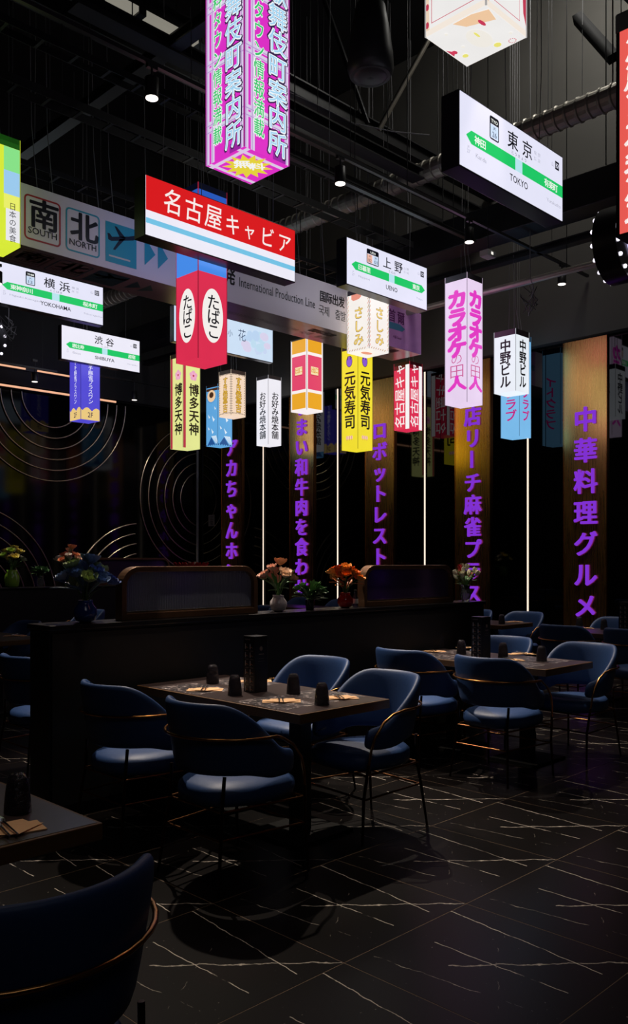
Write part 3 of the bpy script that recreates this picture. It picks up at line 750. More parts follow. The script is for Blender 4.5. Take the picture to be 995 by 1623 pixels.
def station(kanji, kana, roman, lk, lr, rk, rr, code, nums, sub, icon, rtip):
    def deco(mb, mats, lt, lm, w, h):
        mats += [E((34, 205, 105)), E((190, 235, 245)), E((20, 24, 40), .4), E((245, 190, 170)), E((205, 225, 250))]
        v0, v1 = .36 * h, .545 * h; vm = (v0 + v1) / 2
        poly(mb, [(.05 * w, vm), (.095 * w, v0), (.5 * w, v0), (.5 * w, v1), (.095 * w, v1)], .001, 0)
        rect(mb, .5 * w, .57 * w, v0, v1, .001, 1)
        if rtip: poly(mb, [(.57 * w, v0), (.93 * w, v0), (.975 * w, vm), (.93 * w, v1), (.57 * w, v1)], .001, 0)
        else: rect(mb, .57 * w, w, v0, v1, .001, 0)
        lm += [E((22, 22, 34), .4), E((250, 255, 250)), E((110, 110, 130), .8), E((170, 170, 185)), E((60, 70, 110), .6)]
        n = len(nums); ic = .3 * w; iw = .085 * w * (1.7 if n > 1 else 1)
        if kanji != '渋谷':
            rframe(mb, ic - iw / 2, ic + iw / 2, .6 * h, .93 * h, .012, .02, .0015, 2)
            rect(mb, ic - iw / 2 + .006, ic + iw / 2 - .006, .82 * h, .92 * h, .0018, 2)
            word(lt, code, ic, .865 * h, .06 * w, .05 * h, .003, 1, .01)
            for k, nn in enumerate(nums):
                cu = ic + (k - (n - 1) / 2) * iw / n
                rect(mb, cu - iw / n / 2 + .012, cu + iw / n / 2 - .012, .63 * h, .81 * h, .0013, 3 if k == 0 and n > 1 else 4)
                word(lt, 'JK', cu, .765 * h, .028 * w, .05 * h, .003, 4); word(lt, nn, cu, .68 * h, .04 * w, .075 * h, .003, 4)
        kw = .2 * h
        b0 = .47 * w if n > 1 or kanji != '渋谷' else .45 * w
        put(lt, kanji[0], b0, .77 * h, .1 * w, .25 * h, .002, 0, .012); put(lt, kanji[1], b0 + .145 * w, .77 * h, .1 * w, .25 * h, .002, 0, .012)
        for i, c in enumerate(kana): put(lt, c, .535 * w + (i - (len(kana) - 1) / 2) * .032 * w, .595 * h, .028 * w, .055 * h, .002, 2)
        for i, c in enumerate(sub): put(lt, c, .7 * w + (i % 2) * .04 * w, (.8 if i < 2 else .71) * h, .032 * w, .06 * h, .002, 3)
        word(lt, roman, .535 * w, .22 * h, .036 * w * len(roman), .105 * h, .002, 0, .008)
        for i, c in enumerate(lk): put(lt, c, .12 * w + .05 * w * (i + .5), vm, .05 * w, .12 * h, .002, 1, .02)
        for i, c in enumerate(rk): put(lt, c, (.88 if not rtip else .9) * w - .048 * w * (len(rk) - i - .5) + .06 * w * (0 if rtip else 1), vm, .048 * w, .12 * h, .002, 1, .02)
        word(lt, lr, .14 * w + .008 * w * len(lr), .24 * h, .019 * w * len(lr), .06 * h, .002, 3); word(lt, 'JK', .07 * w, .3 * h, .022 * w, .04 * h, .002, 3); word(lt, '27', .07 * w, .24 * h, .026 * w, .05 * h, .002, 3)
        word(lt, rr, .9 * w, .2 * h, .017 * w * len(rr), .055 * h, .002, 3)
        rframe(mb, .915 * w, .96 * w, .75 * h, .88 * h, .01, .003, .001, 2); put(lt, icon, .937 * w, .815 * h, .036 * w, .1 * h, .002, 0, .04); put(lt, '山', .885 * w, .8 * h, .028 * w, .07 * h, .002, 3)
    return deco
WHT = (232, 232, 252)
flatsign('large white Tokyo station lightbox with green arrow band at upper right', 729, 143, 260, 891, 4.06, .18, WHT,
         station('東京', 'とうきょう', 'TOKYO', '神田', 'Kanda', '有楽町', 'Yurakucho', 'TYO', ['26'], '东京도쿄', '区', False), group='white station name lightboxes')
flatsign('white Ueno station lightbox with green arrows above the sashimi lantern', 550, 376, 449, 676, 7.48, .18, WHT,
         station('上野', 'うえの', 'UENO', '日暮里', 'Nippori', '東京', 'Tokyo', 'UEN', ['02', '01'], '上野우에', '区', True), group='white station name lightboxes')
flatsign('white Yokohama station lightbox with green band at the left edge', -6, 413, 478, 163, 12.4, .14, WHT,
         station('横浜', 'よこはま', 'YOKOHAMA', '東神奈川', 'Higashi-Kanagawa', '桜木町', 'Sakuragicho', 'YHM', ['12'], '横滨요코', '浜', False), group='white station name lightboxes')
flatsign('small white Shibuya station lightbox above the deep blue lantern', 98, 515, 568, 221, 14.2, .12, (240, 238, 252),
         station('渋谷', 'しぶや', 'SHIBUYA', '恵比寿', 'Ebisu', '原宿', 'Harajuku', 'SBY', ['20'], '    ', '区', False), group='white station name lightboxes')
def d_red(mb, mats, lt, lm, w, h):
    mats += [E((222, 26, 30)), E((120, 200, 235))]
    rect(mb, 0, w, .42 * h, h, .001, 0); rect(mb, 0, w, .2 * h, .29 * h, .001, 1)
    lm += [E((255, 242, 240))]
    for i, (c, k) in enumerate(zip('名古屋キャビア', (1, 1, 1, .9, .75, .9, .9))):
        put(lt, c, w * (.155 + .128 * i - (.01 if i > 3 else 0)), (.7 - (.02 if i > 2 else 0)) * h, .225 * k, .25 * k, .002, 0, .008, 0, .08)
flatsign('red and white lightbox with seven white Nagoya caviar letters', 231, 277, 371, 467, 7.28, .19, (240, 238, 250), d_red, wr_=4)
def d_hana(mb, mats, lt, lm, w, h):
    mats += [E((192, 218, 247)), E((204, 220, 248)), E((222, 216, 242)), E((196, 226, 246))]
    rnd = random.Random(3)
    for k in range(16):
        disc(mb, w * (.62 + .33 * rnd.random()), h * rnd.uniform(.25, .75), rnd.uniform(.04, .11), rnd.uniform(.04, .1), .001 + .0002 * k, k % 4, 14)
    lm += [E((60, 80, 120), .6)]
    put(lt, '花', .66 * w, .62 * h, .17, .2, .003, 0, -.006); put(lt, '小', .54 * w, .6 * h, .1, .12, .003, 0, -.006)
flatsign('pale blue blossom lightbox partly behind the tobacco lantern', 276, 484, 540, 432, 11.19, .1, (206, 226, 248), d_hana)

# coral sign facing the other way
t = thing('lightbox_sign', 'coral red upright lightbox with white brush letters at the right edge', 'sign', (4.02, 1.93, 3.12))
MB().box(.004, .16, -.52, 0, -.012, 1.08).build('housing', M['signbox'], t)
MB().box(.0, .006, -.5, -.02, .0, .985).build('face_panel', emi((236, 92, 84), .95, True), t)
MB().box(-.003, .003, -.52, -.0, .985, 1.07).build('top_strip', mat('strip', (90, 84, 86), .5), t)
lt = MB()
for i, c in enumerate('海鮮食道楽酒場'): put(lt, c, -.125 + .0, .9 - .135 * i, .18, .16, .002, 0, .03, 0, .1)
lt.xform(Matrix.Rotation(-PI / 2, 4, 'Z')).build('lettering', E((255, 238, 236)), t, (0, -.26 + .0, 0))
for yy in (-.4, -.1): MB().tube([(.08, yy, 1.07), (.08, yy, CH - 3.12)], .005, 5, caps=False).build('cable', M['wire'], t)

# ------------------------------------------------------------------ long direction board
BY = 8.5; D = .6
bx0, bzt = aty(20, 283, BY); bx0 = 3.3
_, zt1 = aty(32, 288, BY); _, zb1 = aty(32, 387, BY); _, zt2 = aty(667, 498, BY); _, zb2 = aty(667, 562, BY)
bzt = (zt1 + zt2) / 2; bzb = (zb1 + zb2) / 2; bx1 = aty(667, 0, BY)[0]
t = thing('direction_board', 'long grey white airport direction board with south and north symbols', 'sign', (bx0, BY, bzb))
Lb = bx1 - bx0; Hb = bzt - bzb
MB().box(0, Lb, 0, D, 0, Hb).build('box', [M['board']], t)
def bu(px): return aty(px, 0, BY)[0] - bx0
up = bu(604); pk = MB(); rect(pk, up, Lb, 0, Hb, .002); pk.build('pink_section', M['boardpink'], t)
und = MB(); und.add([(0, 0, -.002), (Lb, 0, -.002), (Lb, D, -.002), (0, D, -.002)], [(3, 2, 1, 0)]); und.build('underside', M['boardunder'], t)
def bdeco(mb):
    a, b = bu(38), bu(96); rframe(mb, a, b, Hb * .12, Hb * .85, .018, .05, .003, 1)
    put(mb, '南', (a + b) / 2, Hb * .58, .33, .3, .003, 0, .03); word(mb, 'SOUTH', (a + b) / 2, Hb * .28, .33, .07, .003, 0, .02)
    a, b = bu(104), bu(158); rframe(mb, a, b, Hb * .12, Hb * .85, .018, .05, .003, 2)
    put(mb, '北', (a + b) / 2, Hb * .58, .33, .3, .003, 0, .03); word(mb, 'NORTH', (a + b) / 2, Hb * .28, .33, .07, .003, 0, .02)
    a, b = bu(167), bu(216); rect(mb, a, b, Hb * .12, Hb * .82, .003, 2)
    c = (a + b) / 2; v = Hb * .57
    poly(mb, [(c - .18, v + .03), (c - .15, v + .03), (c - .12, v + .0), (c + .1, v + .06), (c + .2, v + .1), (c + .22, v + .075), (c + .16, v + .03), (c - .13, v - .05), (c - .17, v - .04)], .004, 0)
    poly(mb, [(c - .09, v + .13), (c - .06, v + .13), (c + .06, v + .03), (c - .02, v + .02)], .004, 0)
    poly(mb, [(c - .02, v - .0), (c + .06, v + .03), (c - .08, v - .14), (c - .11, v - .14)], .004, 0)
    rect(mb, c - .16, c + .12, Hb * .22, Hb * .25, .004, 3)
    for p0, p1 in ((229, 246), (250, 266)):
        a, b = bu(p0), bu(p1); poly(mb, [(a, Hb * .24), (b, Hb * .48), (a, Hb * .76)], .003, 2)
    def vz(px, py): return aty(px, py, BY)[1] - bzb
    for i, c in enumerate('出発'): put(mb, c, bu(362) - .22 * (1 - i), vz(362, 436), .19, .22, .003, 0, .03)
    v = (vz(380, 447) + vz(498, 482)) / 2
    word(mb, 'International Production Line', (bu(379) + bu(499)) / 2, v, bu(499) - bu(379), .12, .003, 0)
    for i, c in enumerate('国际出发'): put(mb, c, bu(511) + .128 * i, vz(512, 470), .125, .15, .003, 0, .028)
    for i, c in enumerate('국제 출발'):
        if c != ' ': put(mb, c, bu(509) + .112 * i, vz(512, 492), .12, .145, .003, 0, 0)
    for i, c in enumerate('首爾'): put(mb, c, bu(620) + .22 * i, Hb * .74, .17, .19, .004, 4, .02)
    a = bu(606); poly(mb, [(a, Hb * .42), (bu(637), Hb * .42), (bu(641.5), Hb * .5), (bu(633), Hb * .58), (a, Hb * .58)], .004, 5)
    word(mb, '서울 Seoul', bu(629), Hb * .25, .2, .05, .004, 4, .01)
bm = MB(); bdeco(bm); bm.build('lettering', [M['ink'], M['redp'], M['teal'], M['whiteish'], M['pinkink'], mat('dull_teal', (80, 140, 165), .4)], t)
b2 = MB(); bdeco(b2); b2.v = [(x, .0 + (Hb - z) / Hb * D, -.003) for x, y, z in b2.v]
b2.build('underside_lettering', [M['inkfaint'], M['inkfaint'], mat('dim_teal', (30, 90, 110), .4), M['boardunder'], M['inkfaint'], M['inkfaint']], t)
for px in (82, 107, 180, 204, 262, 440, 500, 540, 655):
    u = bu(px); MB().tube([(u, .3, Hb), (u - .08, .3, Hb + .8), (u - .1, .4, CH - bzb)], .005, 5, caps=False).build('cable', M['wire'], t)

# ------------------------------------------------------------------ round marquee signs
def marquee(x, y, z, R, T_, lab, letter):
    t = thing('marquee_sign', lab, 'sign', (x, y, z), 0, 'round signs ringed with bulbs')
    m = MB().lathe([(R, 0), (R, T_)], 48, smooth=True, cap=False); m.add([(R * math.cos(2 * PI * i / 48), R * math.sin(2 * PI * i / 48), q) for q in (0, T_) for i in range(48)], [tuple(range(48)), tuple(range(95, 47, -1))])
    m.xform(Matrix.Rotation(-PI / 2, 4, 'X')).build('drum', M['signbox'], t)
    for yy, sg in ((-.0, -1), (T_, 1)):
        for k in range(16):
            a = 2 * PI * (k + .5) / 16
            MB().lathe([(.001, -.024), (.017, -.018), (.024, 0), (.017, .018), (.001, .024)], 10, cap=False).build('bulb', emi((245, 240, 255), 1.3, False), t, ((R - .03) * math.cos(a), yy + sg * .012, (R - .03) * math.sin(a)))
    g = MB(); poly(g, [(-R * .62, R * .1), (-R * .2, -R * .45), (R * .1, R * .05), (R * .5, R * .5), (-R * .1, R * .35)], .01); g.build('emblem', E((215, 205, 250)), t)
    MB().tube([(0, T_ / 2, R), (0, T_ / 2, CH - z)], .006, 5).build('cable', M['wire'], t)
    return t
marquee(8.74 + .42, 4.2, 5.04, .42, .27, 'round black sign ringed with white bulbs at the right edge', '酒')
x_, z_ = aty(11, 541, 13.3); marquee(x_ - .42, 13.3, z_, .42, .25, 'round sign ringed with white bulbs at the left edge', '湯')

# ------------------------------------------------------------------ partitions
def partition(x0, x1, y0, y1, h, lab):
    t = thing('partition', lab, 'partition', (x0, y0, 0))
    MB().box(.01, x1 - x0 - .01, .012, y1 - y0 - .012, .06, h - .03).build('body', M['black'], t)
    n = 1
    for k in range(n):
        a = .02 + (x1 - x0 - .04) * k / n; b = .02 + (x1 - x0 - .04) * (k + 1) / n
        MB().box(a + .004, b - .004, 0, .012, .08, h - .05).build('panel', M['black'], t)
    MB().box(.03, x1 - x0 - .03, .03, y1 - y0 - .03, 0, .06).build('plinth', M['black'], t)
    MB().box(0, x1 - x0, -.01, y1 - y0 + .01, h - .03, h).build('top', mat('counter_top', (26, 24, 25), .25), t, bevel=.004)
    return t
PH = 1.145
partition(2.44, 6.92, 4.62, 4.88, PH, 'long black waist high partition behind the front table')
partition(3.2, 8.9, 11.75, 12.05, PH, 'distant black partition at left carrying green and pink flowers')

def screen(x0, x1, y, z0, z1, lab, ribbed=True, dep=.08):
    t = thing('divider_screen', lab, 'screen', (x0, y, z0), 0, 'arched screens on the partitions')
    w, h = x1 - x0, z1 - z0; r = .13; fw = .035
    def loop(e, n=8):
        p = [(e, e * 1.2), (w - e, e * 1.2)]
        for i in range(n + 1):
            a = PI / 2 * i / n; p.append((w - r + (r - e) * math.cos(a), h - r + (r - e) * math.sin(a)))
        for i in range(n + 1):
            a = PI / 2 + PI / 2 * i / n; p.append((r + (r - e) * math.cos(a), h - r + (r - e) * math.sin(a)))
        return p
    A, B = loop(0), loop(fw); k = len(A); d = dep / 2
    vs = [(p[0], -d, p[1]) for p in A + B] + [(p[0], d, p[1]) for p in A + B]
    fs = []
    for i in range(k):
        j = (i + 1) % k
        fs += [(i, j, k + j, k + i), (2 * k + j, 2 * k + i, 3 * k + i, 3 * k + j), (j, i, 2 * k + i, 2 * k + j), (k + i, k + j, 3 * k + j, 3 * k + i)]
    MB().add(vs, fs).build('frame', M['frame'], t, bevel=.003); fr = LAST[0]
    MB().box(fw, w - fw, -.012, .012, fw * 1.2, fw * 1.2 + .012).build('bottom_rail', M['silver'], fr)
    C2 = loop(fw - .003)
    if ribbed:
        g = MB(); n = int((w - 2 * fw) / .0135)
        def topz(u):
            for a, lo in ((u, True), (w - u, True)):
                if a < r: return h - r + math.sqrt(max(0, (r - fw) ** 2 - (r - a) ** 2))
            return h - fw
        for i in range(n):
            u0 = fw + (w - 2 * fw) * i / n; u1 = fw + (w - 2 * fw) * (i + 1) / n; zt = topz((u0 + u1) / 2)
            vs = []
            for zz in (fw * 1.2, zt):
                for q in range(5):
                    a = PI * q / 4; vs.append(((u0 + u1) / 2 - (u1 - u0) / 2 * math.cos(a), -.004 - .005 * math.sin(a), zz))
                vs += [(u1, .004, zz), (u0, .004, zz)]
            g.add(vs, [(q, (q + 1) % 7, 7 + (q + 1) % 7, 7 + q) for q in range(7)], 0, False)
        g.build('fluted_glass', M['reed'], t, kind='stuff')
    else:
        g = MB(); g.add([(p[0], -.005, p[1]) for p in C2] + [(p[0], .005, p[1]) for p in C2], [tuple(range(k)), tuple(range(2 * k - 1, k - 1, -1))]); g.build('glass', M['reedp'], t)
    return t
screen(aty(188, 0, 4.75)[0], aty(403, 0, 4.75)[0], 4.75, PH, aty(200, 898, 4.75)[1], 'arched bronze screen with fluted glass, nearest on the black partition')
screen(aty(572, 0, 4.75)[0], aty(713, 0, 4.75)[0], 4.75, PH, aty(590, 896, 4.75)[1], 'arched bronze screen with plum glass right of the orange flowers', False)
screen(aty(140, 0, 11.9)[0], aty(267, 0, 11.9)[0], 11.9, PH, aty(150, 884, 11.9)[1], 'distant arched bronze screen behind the blue flowers', False)

# ------------------------------------------------------------------ flowers
def petal(mb, base, d, up, L, W, mi=0, curl=.3):
    d = Vector(d).normalized(); up = Vector(up).normalized(); s = d.cross(up).normalized(); n = s.cross(d)
    vs = []
    for i, t in enumerate((0, .35, .7, 1)):
        wd = (.25, .9, 1, .3)[i] * W / 2
        for q in (-1, 0, 1):
            vs.append(Vector(base) + d * (L * t) + s * (wd * q) + n * (curl * L * (t * t) + .15 * W * abs(q)))
    mb.add(vs, [(r * 3 + c, r * 3 + c + 1, r * 3 + c + 4, r * 3 + c + 3) for r in range(3) for c in range(2)], mi, True)
def rose(r, rnd, open_=.6):
    mb = MB()
    for ring, (n, el, sc) in enumerate(((4, 75, .55), (5, 55, .8), (6, 25, 1))):
        for k in range(n):
            a = 2 * PI * (k + ring * .4) / n + rnd.uniform(-.2, .2); e = math.radians(el * open_ + 15 * (1 - open_))
            petal(mb, (0, 0, 0), (math.cos(a) * math.cos(e), math.sin(a) * math.cos(e), math.sin(e)), (0, 0, 1), r * sc, r * .95, 0, .35)
    return mb
def tulip(r, rnd):
    mb = MB()
    for k in range(6):
        a = 2 * PI * k / 6; e = math.radians(68 if k % 2 else 74)
        petal(mb, (math.cos(a) * r * .12, math.sin(a) * r * .12, 0), (math.cos(a) * math.cos(e), math.sin(a) * math.cos(e), math.sin(e)), (-math.cos(a), -math.sin(a), .2), r * 1.5, r * .95, 0, .1)
    return mb
VC = {}
def petalmat(c):
    if c not in VC: VC[c] = mat('petal', c, .55, noise=((40, 40, 40), .25))
    return VC[c]
def bouquet(px, y, z, label, vase, vcol, cols, size, height, seed, kind='rose', nleaf=8, n=9, vscale=1, leafc=None, spread=1, vmat=None):
    x = aty(px, 0, y)[0]; rnd = random.Random(seed)
    t = thing('flower_vase', label, 'flower vase', (x, y, z), 0, 'vases of flowers on the partitions')
    vs = vscale
    prof = {'round': [(.03, 0), (.055, .012), (.068, .045), (.066, .08), (.045, .108), (.042, .125), (.046, .13), (.038, .128), (.036, .11)],
            'ribbed': [(.035, 0), (.05, .01), (.056, .05), (.054, .09), (.038, .12), (.042, .135), (.036, .133), (.033, .115)],
            'glass': [(.034, 0), (.038, .01), (.05, .06), (.045, .1), (.036, .125), (.044, .15), (.04, .149), (.033, .12)],
            'pot': [(.038, 0), (.04, .01), (.046, .09), (.046, .1), (.04, .1), (.04, .08)]}[vase]
    prof = [(a * vs, b * vs) for a, b in prof]; top = max(b for a, b in prof)
    MB().lathe(prof, 24).build('vase', vmat or mat('glaze', vcol, .15, coat=.5), t)
    st = MB(); lf = MB(); heads = []
    for k in range(n):
        a = 2 * PI * k / n * 2.4 + rnd.uniform(-.3, .3); rad = size * spread * math.sqrt((k + .5) / n); hh = top + height * (1 - .55 * (rad / size / spread) ** 2) * rnd.uniform(.75, 1.05)
        tip = Vector((math.cos(a) * rad, math.sin(a) * rad, hh)); st.tube([(0, 0, top * .7), (tip.x * .35, tip.y * .35, (top + hh) / 2), tip], .0028, 5, caps=False); heads.append((tip, a, rad))
    st.build('stem', M['stem'], t)
    for k in range(nleaf):
        a = rnd.uniform(0, 2 * PI); e = rnd.uniform(.1, 1.2)
        b = (math.cos(a) * .02, math.sin(a) * .02, top + rnd.uniform(-.005, height * .5))
        petal(lf, b, (math.cos(a) * math.cos(e), math.sin(a) * math.cos(e), math.sin(e)), (0, 0, 1), size * rnd.uniform(.8, 1.3), size * .35, 0, -.2)
    if nleaf: lf.build('leaves', leafc or M['leaf'], t, kind='stuff')
    for k, (tip, a, rad) in enumerate(heads):
        c = cols[k % len(cols)]
        f = tulip(.042, rnd) if kind == 'tulip' else rose(size * rnd.uniform(.42, .58), rnd, rnd.uniform(.4, 1))
        o = f.build('flower', petalmat(c), t, tip); tl = rad / max(size, .01)
        o.rotation_euler = (-math.sin(a) * .7 * tl, math.cos(a) * .7 * tl, 0)
    return t
PY = 4.75
bouquet(135, PY, PH, 'glossy blue round vase with blue flowers, nearest on the partition', 'round', (40, 60, 130), [(92, 116, 156), (74, 96, 160), (120, 140, 170), (150, 165, 110)], .15, .22, 1, n=16, nleaf=16, vscale=1.05, leafc=mat('blue_leaf', (84, 104, 128), .5))
bouquet(441, PY, PH, 'pinkish white round vase with peach and pink flowers', 'round', (205, 195, 200), [(240, 170, 130), (235, 130, 130), (245, 190, 170), (240, 205, 180)], .12, .22, 2, n=10, nleaf=9, vscale=.95)
bouquet(491, PY, PH, 'small dark pot with a bushy green plant between pink and orange flowers', 'pot', (24, 24, 26), [(90, 130, 80)], .1, .12, 3, n=5, nleaf=70, vscale=.8)
bouquet(547, PY, PH, 'glossy red vase with orange flowers beside the plum screen', 'round', (190, 30, 24), [(235, 130, 40), (240, 150, 60), (215, 90, 40), (245, 170, 90)], .12, .22, 4, n=12, nleaf=10, vscale=.95, leafc=mat('orange_leaf', (200, 110, 50), .5))
gm = mat('vase_glass', (170, 180, 175), .08, 0, .6, trans=.8)
bouquet(738, PY, PH, 'clear glass vase of white and red tulips at the partition end', 'glass', (0, 0, 0), [(250, 235, 210), (245, 225, 200), (210, 60, 70), (250, 240, 225)], .11, .15, 5, kind='tulip', n=12, nleaf=18, vmat=gm)
bouquet(19, 11.9, PH, 'lime green vase with yellow and white flowers on the far left partition', 'ribbed', (140, 190, 60), [(240, 220, 130), (245, 240, 220), (240, 200, 110), (160, 190, 90)], .16, .3, 6, n=11, vscale=1.9)
bouquet(64, 11.9, PH, 'small glass jar with green plant on the far left partition', 'glass', (0, 0, 0), [(80, 120, 80)], .13, .12, 7, n=4, nleaf=40, vscale=1.1, vmat=gm)
bouquet(110, 11.9, PH, 'pale vase with coral pink flowers behind the blue flowers', 'ribbed', (150, 170, 110), [(240, 160, 120), (245, 200, 180), (235, 120, 100), (250, 225, 215)], .18, .38, 8, n=12, vscale=1.3)
# red wrapped bouquet
x_ = aty(303, 0, 11.2)[0]
# ------------------------------------------------------------------ tables
def make_table(x0, x1, y0, y1, label):
    w, l = x1 - x0, y1 - y0
    t = thing('dining_table', label, 'table', ((x0 + x1) / 2, (y0 + y1) / 2, 0), 0, 'rectangular dining tables')
    MB().box(-w / 2, w / 2, -l / 2, l / 2, .7, .75).build('tabletop', M['wood'], t, bevel=.003)
    MB().box(-w / 2 + .012, w / 2 - .012, -l / 2 + .012, l / 2 - .012, .7502, .7512).build('surface_sheet', M['tabletop'], t)
    for s in (-1, 1):
        MB().box(-.045, .045, s * (l / 2 - .36) - .045, s * (l / 2 - .36) + .045, .02, .7).build('pedestal', M['black'], t, bevel=.004)
        pd = LAST[0]
        MB().box(-.22, .22, s * (l / 2 - .36) - .2, s * (l / 2 - .36) + .2, 0, .02).build('base_plate', M['pedestal'], pd)
    return t
make_table(3.0, 3.7, 3.1, 4.56, 'dark wooden table with set places in front of the black partition')
make_table(5.48, 6.18, 3.15, 4.56, 'dark wooden set table at right near the partition end')
make_table(8.9, 9.6, 5.7, 7.1, 'distant dark table beyond the partition end below rightmost light strip')
make_table(8.6, 9.3, 3.4, 4.85, 'distant set table at the right edge below the Chinese lettered pillar')
make_table(3.5, 4.2, 8.0, 9.4, 'dark table at the left edge behind the partition')
make_table(3.5, 4.2, 5.2, 6.62, 'dark table hidden behind the near end of the partition')
make_table(.65, 1.35, 2.23, 3.7, 'nearest dark wooden table in the lower left corner')
make_table(9.9, 10.6, 9.9, 11.4, 'far dark table seen between the flowers on the partition')
make_table(7.5, 8.15, 9.0, 10.4, 'far dark table behind the fluted glass screen')

# ------------------------------------------------------------------ chairs
def make_chair():
    t = thing('armchair', 'x', 'chair', (0, 0, 0))
    R = .245; SL = .2; n = 34
    half = R * PI / 2 + SL
    def plan(a):      # a: signed distance along the U from the rear centre -> point, outward normal
        s = 1 if a >= 0 else -1; q = abs(a)
        if q <= R * PI / 2:
            th = q / R; return Vector((-R * math.cos(th), s * R * math.sin(th), 0)), Vector((-math.cos(th), s * math.sin(th), 0))
        d = q - R * PI / 2; return Vector((d, s * (R - .06 * (d / SL) ** 2 * .5), 0)), Vector((.06, s, 0)).normalized()
    vs = []; m = 12
    for i in range(n + 1):
        a = -half + 2 * half * i / n; p, o = plan(a); q = abs(a) / half
        top = .87 - .25 * smooth01((q - .28) / .62); end = smooth01((q - .93) / .07)
        bot = .525 - .035 * smooth01((q - .45) / .3); top -= .03 * end; bot += .02 * end
        th = .026 * (1 - .45 * end); lean = .066 * (1 - .45 * smooth01((q - .4) / .5))
        sec = [(-1, bot + .01), (-.6, bot), (.6, bot), (1, bot + .01), (1.05, bot + (top - bot) * .5), (.95, top - .04), (.6, top - .01), (0, top), (-.6, top - .01), (-.95, top - .04), (-1.0, top - .1), (-1.05, bot + (top - bot) * .5)]
        for k, z in sec:
            off = k * th + lean * ((z - .47) / .4)
            vs.append(p + o * off + Vector((0, 0, z)))
    fs = [(i * m + j, (i + 1) * m + j, (i + 1) * m + (j + 1) % m, i * m + (j + 1) % m) for i in range(n) for j in range(m)]
    fs += [tuple(range(m)), tuple(n * m + j for j in range(m))[::-1]]
    o = MB().add(vs, fs, 0, True).build('backrest', M['leather'], t); sb = o.modifiers.new('s', 'SUBSURF'); sb.levels = 1; sb.render_levels = 1
    # seat cushion
    mb = MB(); N = 36; prof = [(.80, .372), (.97, .38), (1.0, .415), (.985, .445), (.9, .466), (.55, .478), (.02, .48)]
    vs = []
    for r, z in prof:
        for j in range(N):
            a = 2 * PI * j / N; c, s = math.cos(a), math.sin(a); e = 2 / 3.4
            x = .015 + r * .268 * math.copysign(abs(c) ** e, c); y = r * .25 * math.copysign(abs(s) ** e, s)
            if x < -.02: y *= 1 - .18 * ((-.02 - x) / .2)
            vs.append((x, y, z))
    fs = [(i * N + j, i * N + (j + 1) % N, (i + 1) * N + (j + 1) % N, (i + 1) * N + j) for i in range(len(prof) - 1) for j in range(N)]
    fs += [tuple(range(N))[::-1], tuple((len(prof) - 1) * N + j for j in range(N))]
    mb.add(vs, fs, 0, True).build('seat', M['leather'], t)
    # brass band round the back, running down into the front legs
    pts = []
    for s in (-1, 1):
        side = [(.225, s * .28, .42), (.215, s * .287, .5), (.19, s * .292, .575), (.13, s * .297, .645), (.06, s * .301, .685)]
        pts = (side if s < 0 else pts + [None])
        if s < 0:
            arc = []
            for i in range(21):
                th = -PI / 2 + PI * i / 20; rr = .3265
                arc.append((-rr * math.cos(th), rr * math.sin(th), .705))
            L1 = side + arc
    L2 = [(x, -y, z) for x, y, z in reversed(L1[:5])]
    MB().tube(L1 + L2, .0075, 8).build('brass_band', M['brass'], t)
    for s in (-1, 1):
        MB().tube([(.225, s * .28, .43), (.245, s * .262, .24), (.262, s * .27, 0)], [.009, .009, .007], 8).build('leg', M['bronze'], t)
        MB().tube([(-.215, s * .205, .53), (-.225, s * .2, .385), (-.245, s * .215, .24), (-.275, s * .235, 0)], [.009, .009, .009, .007], 8).build('leg', M['bronze'], t)
    def ringz(z, dx=0):
        return [(.235, -.265, z), (.235, .265, z), (-.23 - dx, .205, z), (-.23 - dx, -.205, z)]
    r1 = ringz(.368); r2 = ringz(.24, .015)
    mb = MB()
    for a, b in zip(r1, r1[1:] + r1[:1]): mb.tube([a, b], .0065, 6)
    mb.build('seat_rail', M['brassd'], t)
    mb = MB()
    for a, b in zip(r2, r2[1:] + r2[:1]): mb.tube([a, b], .006, 6)
    mb.build('stretcher', M['brassd'], t)
    return t
ch0 = make_chair()
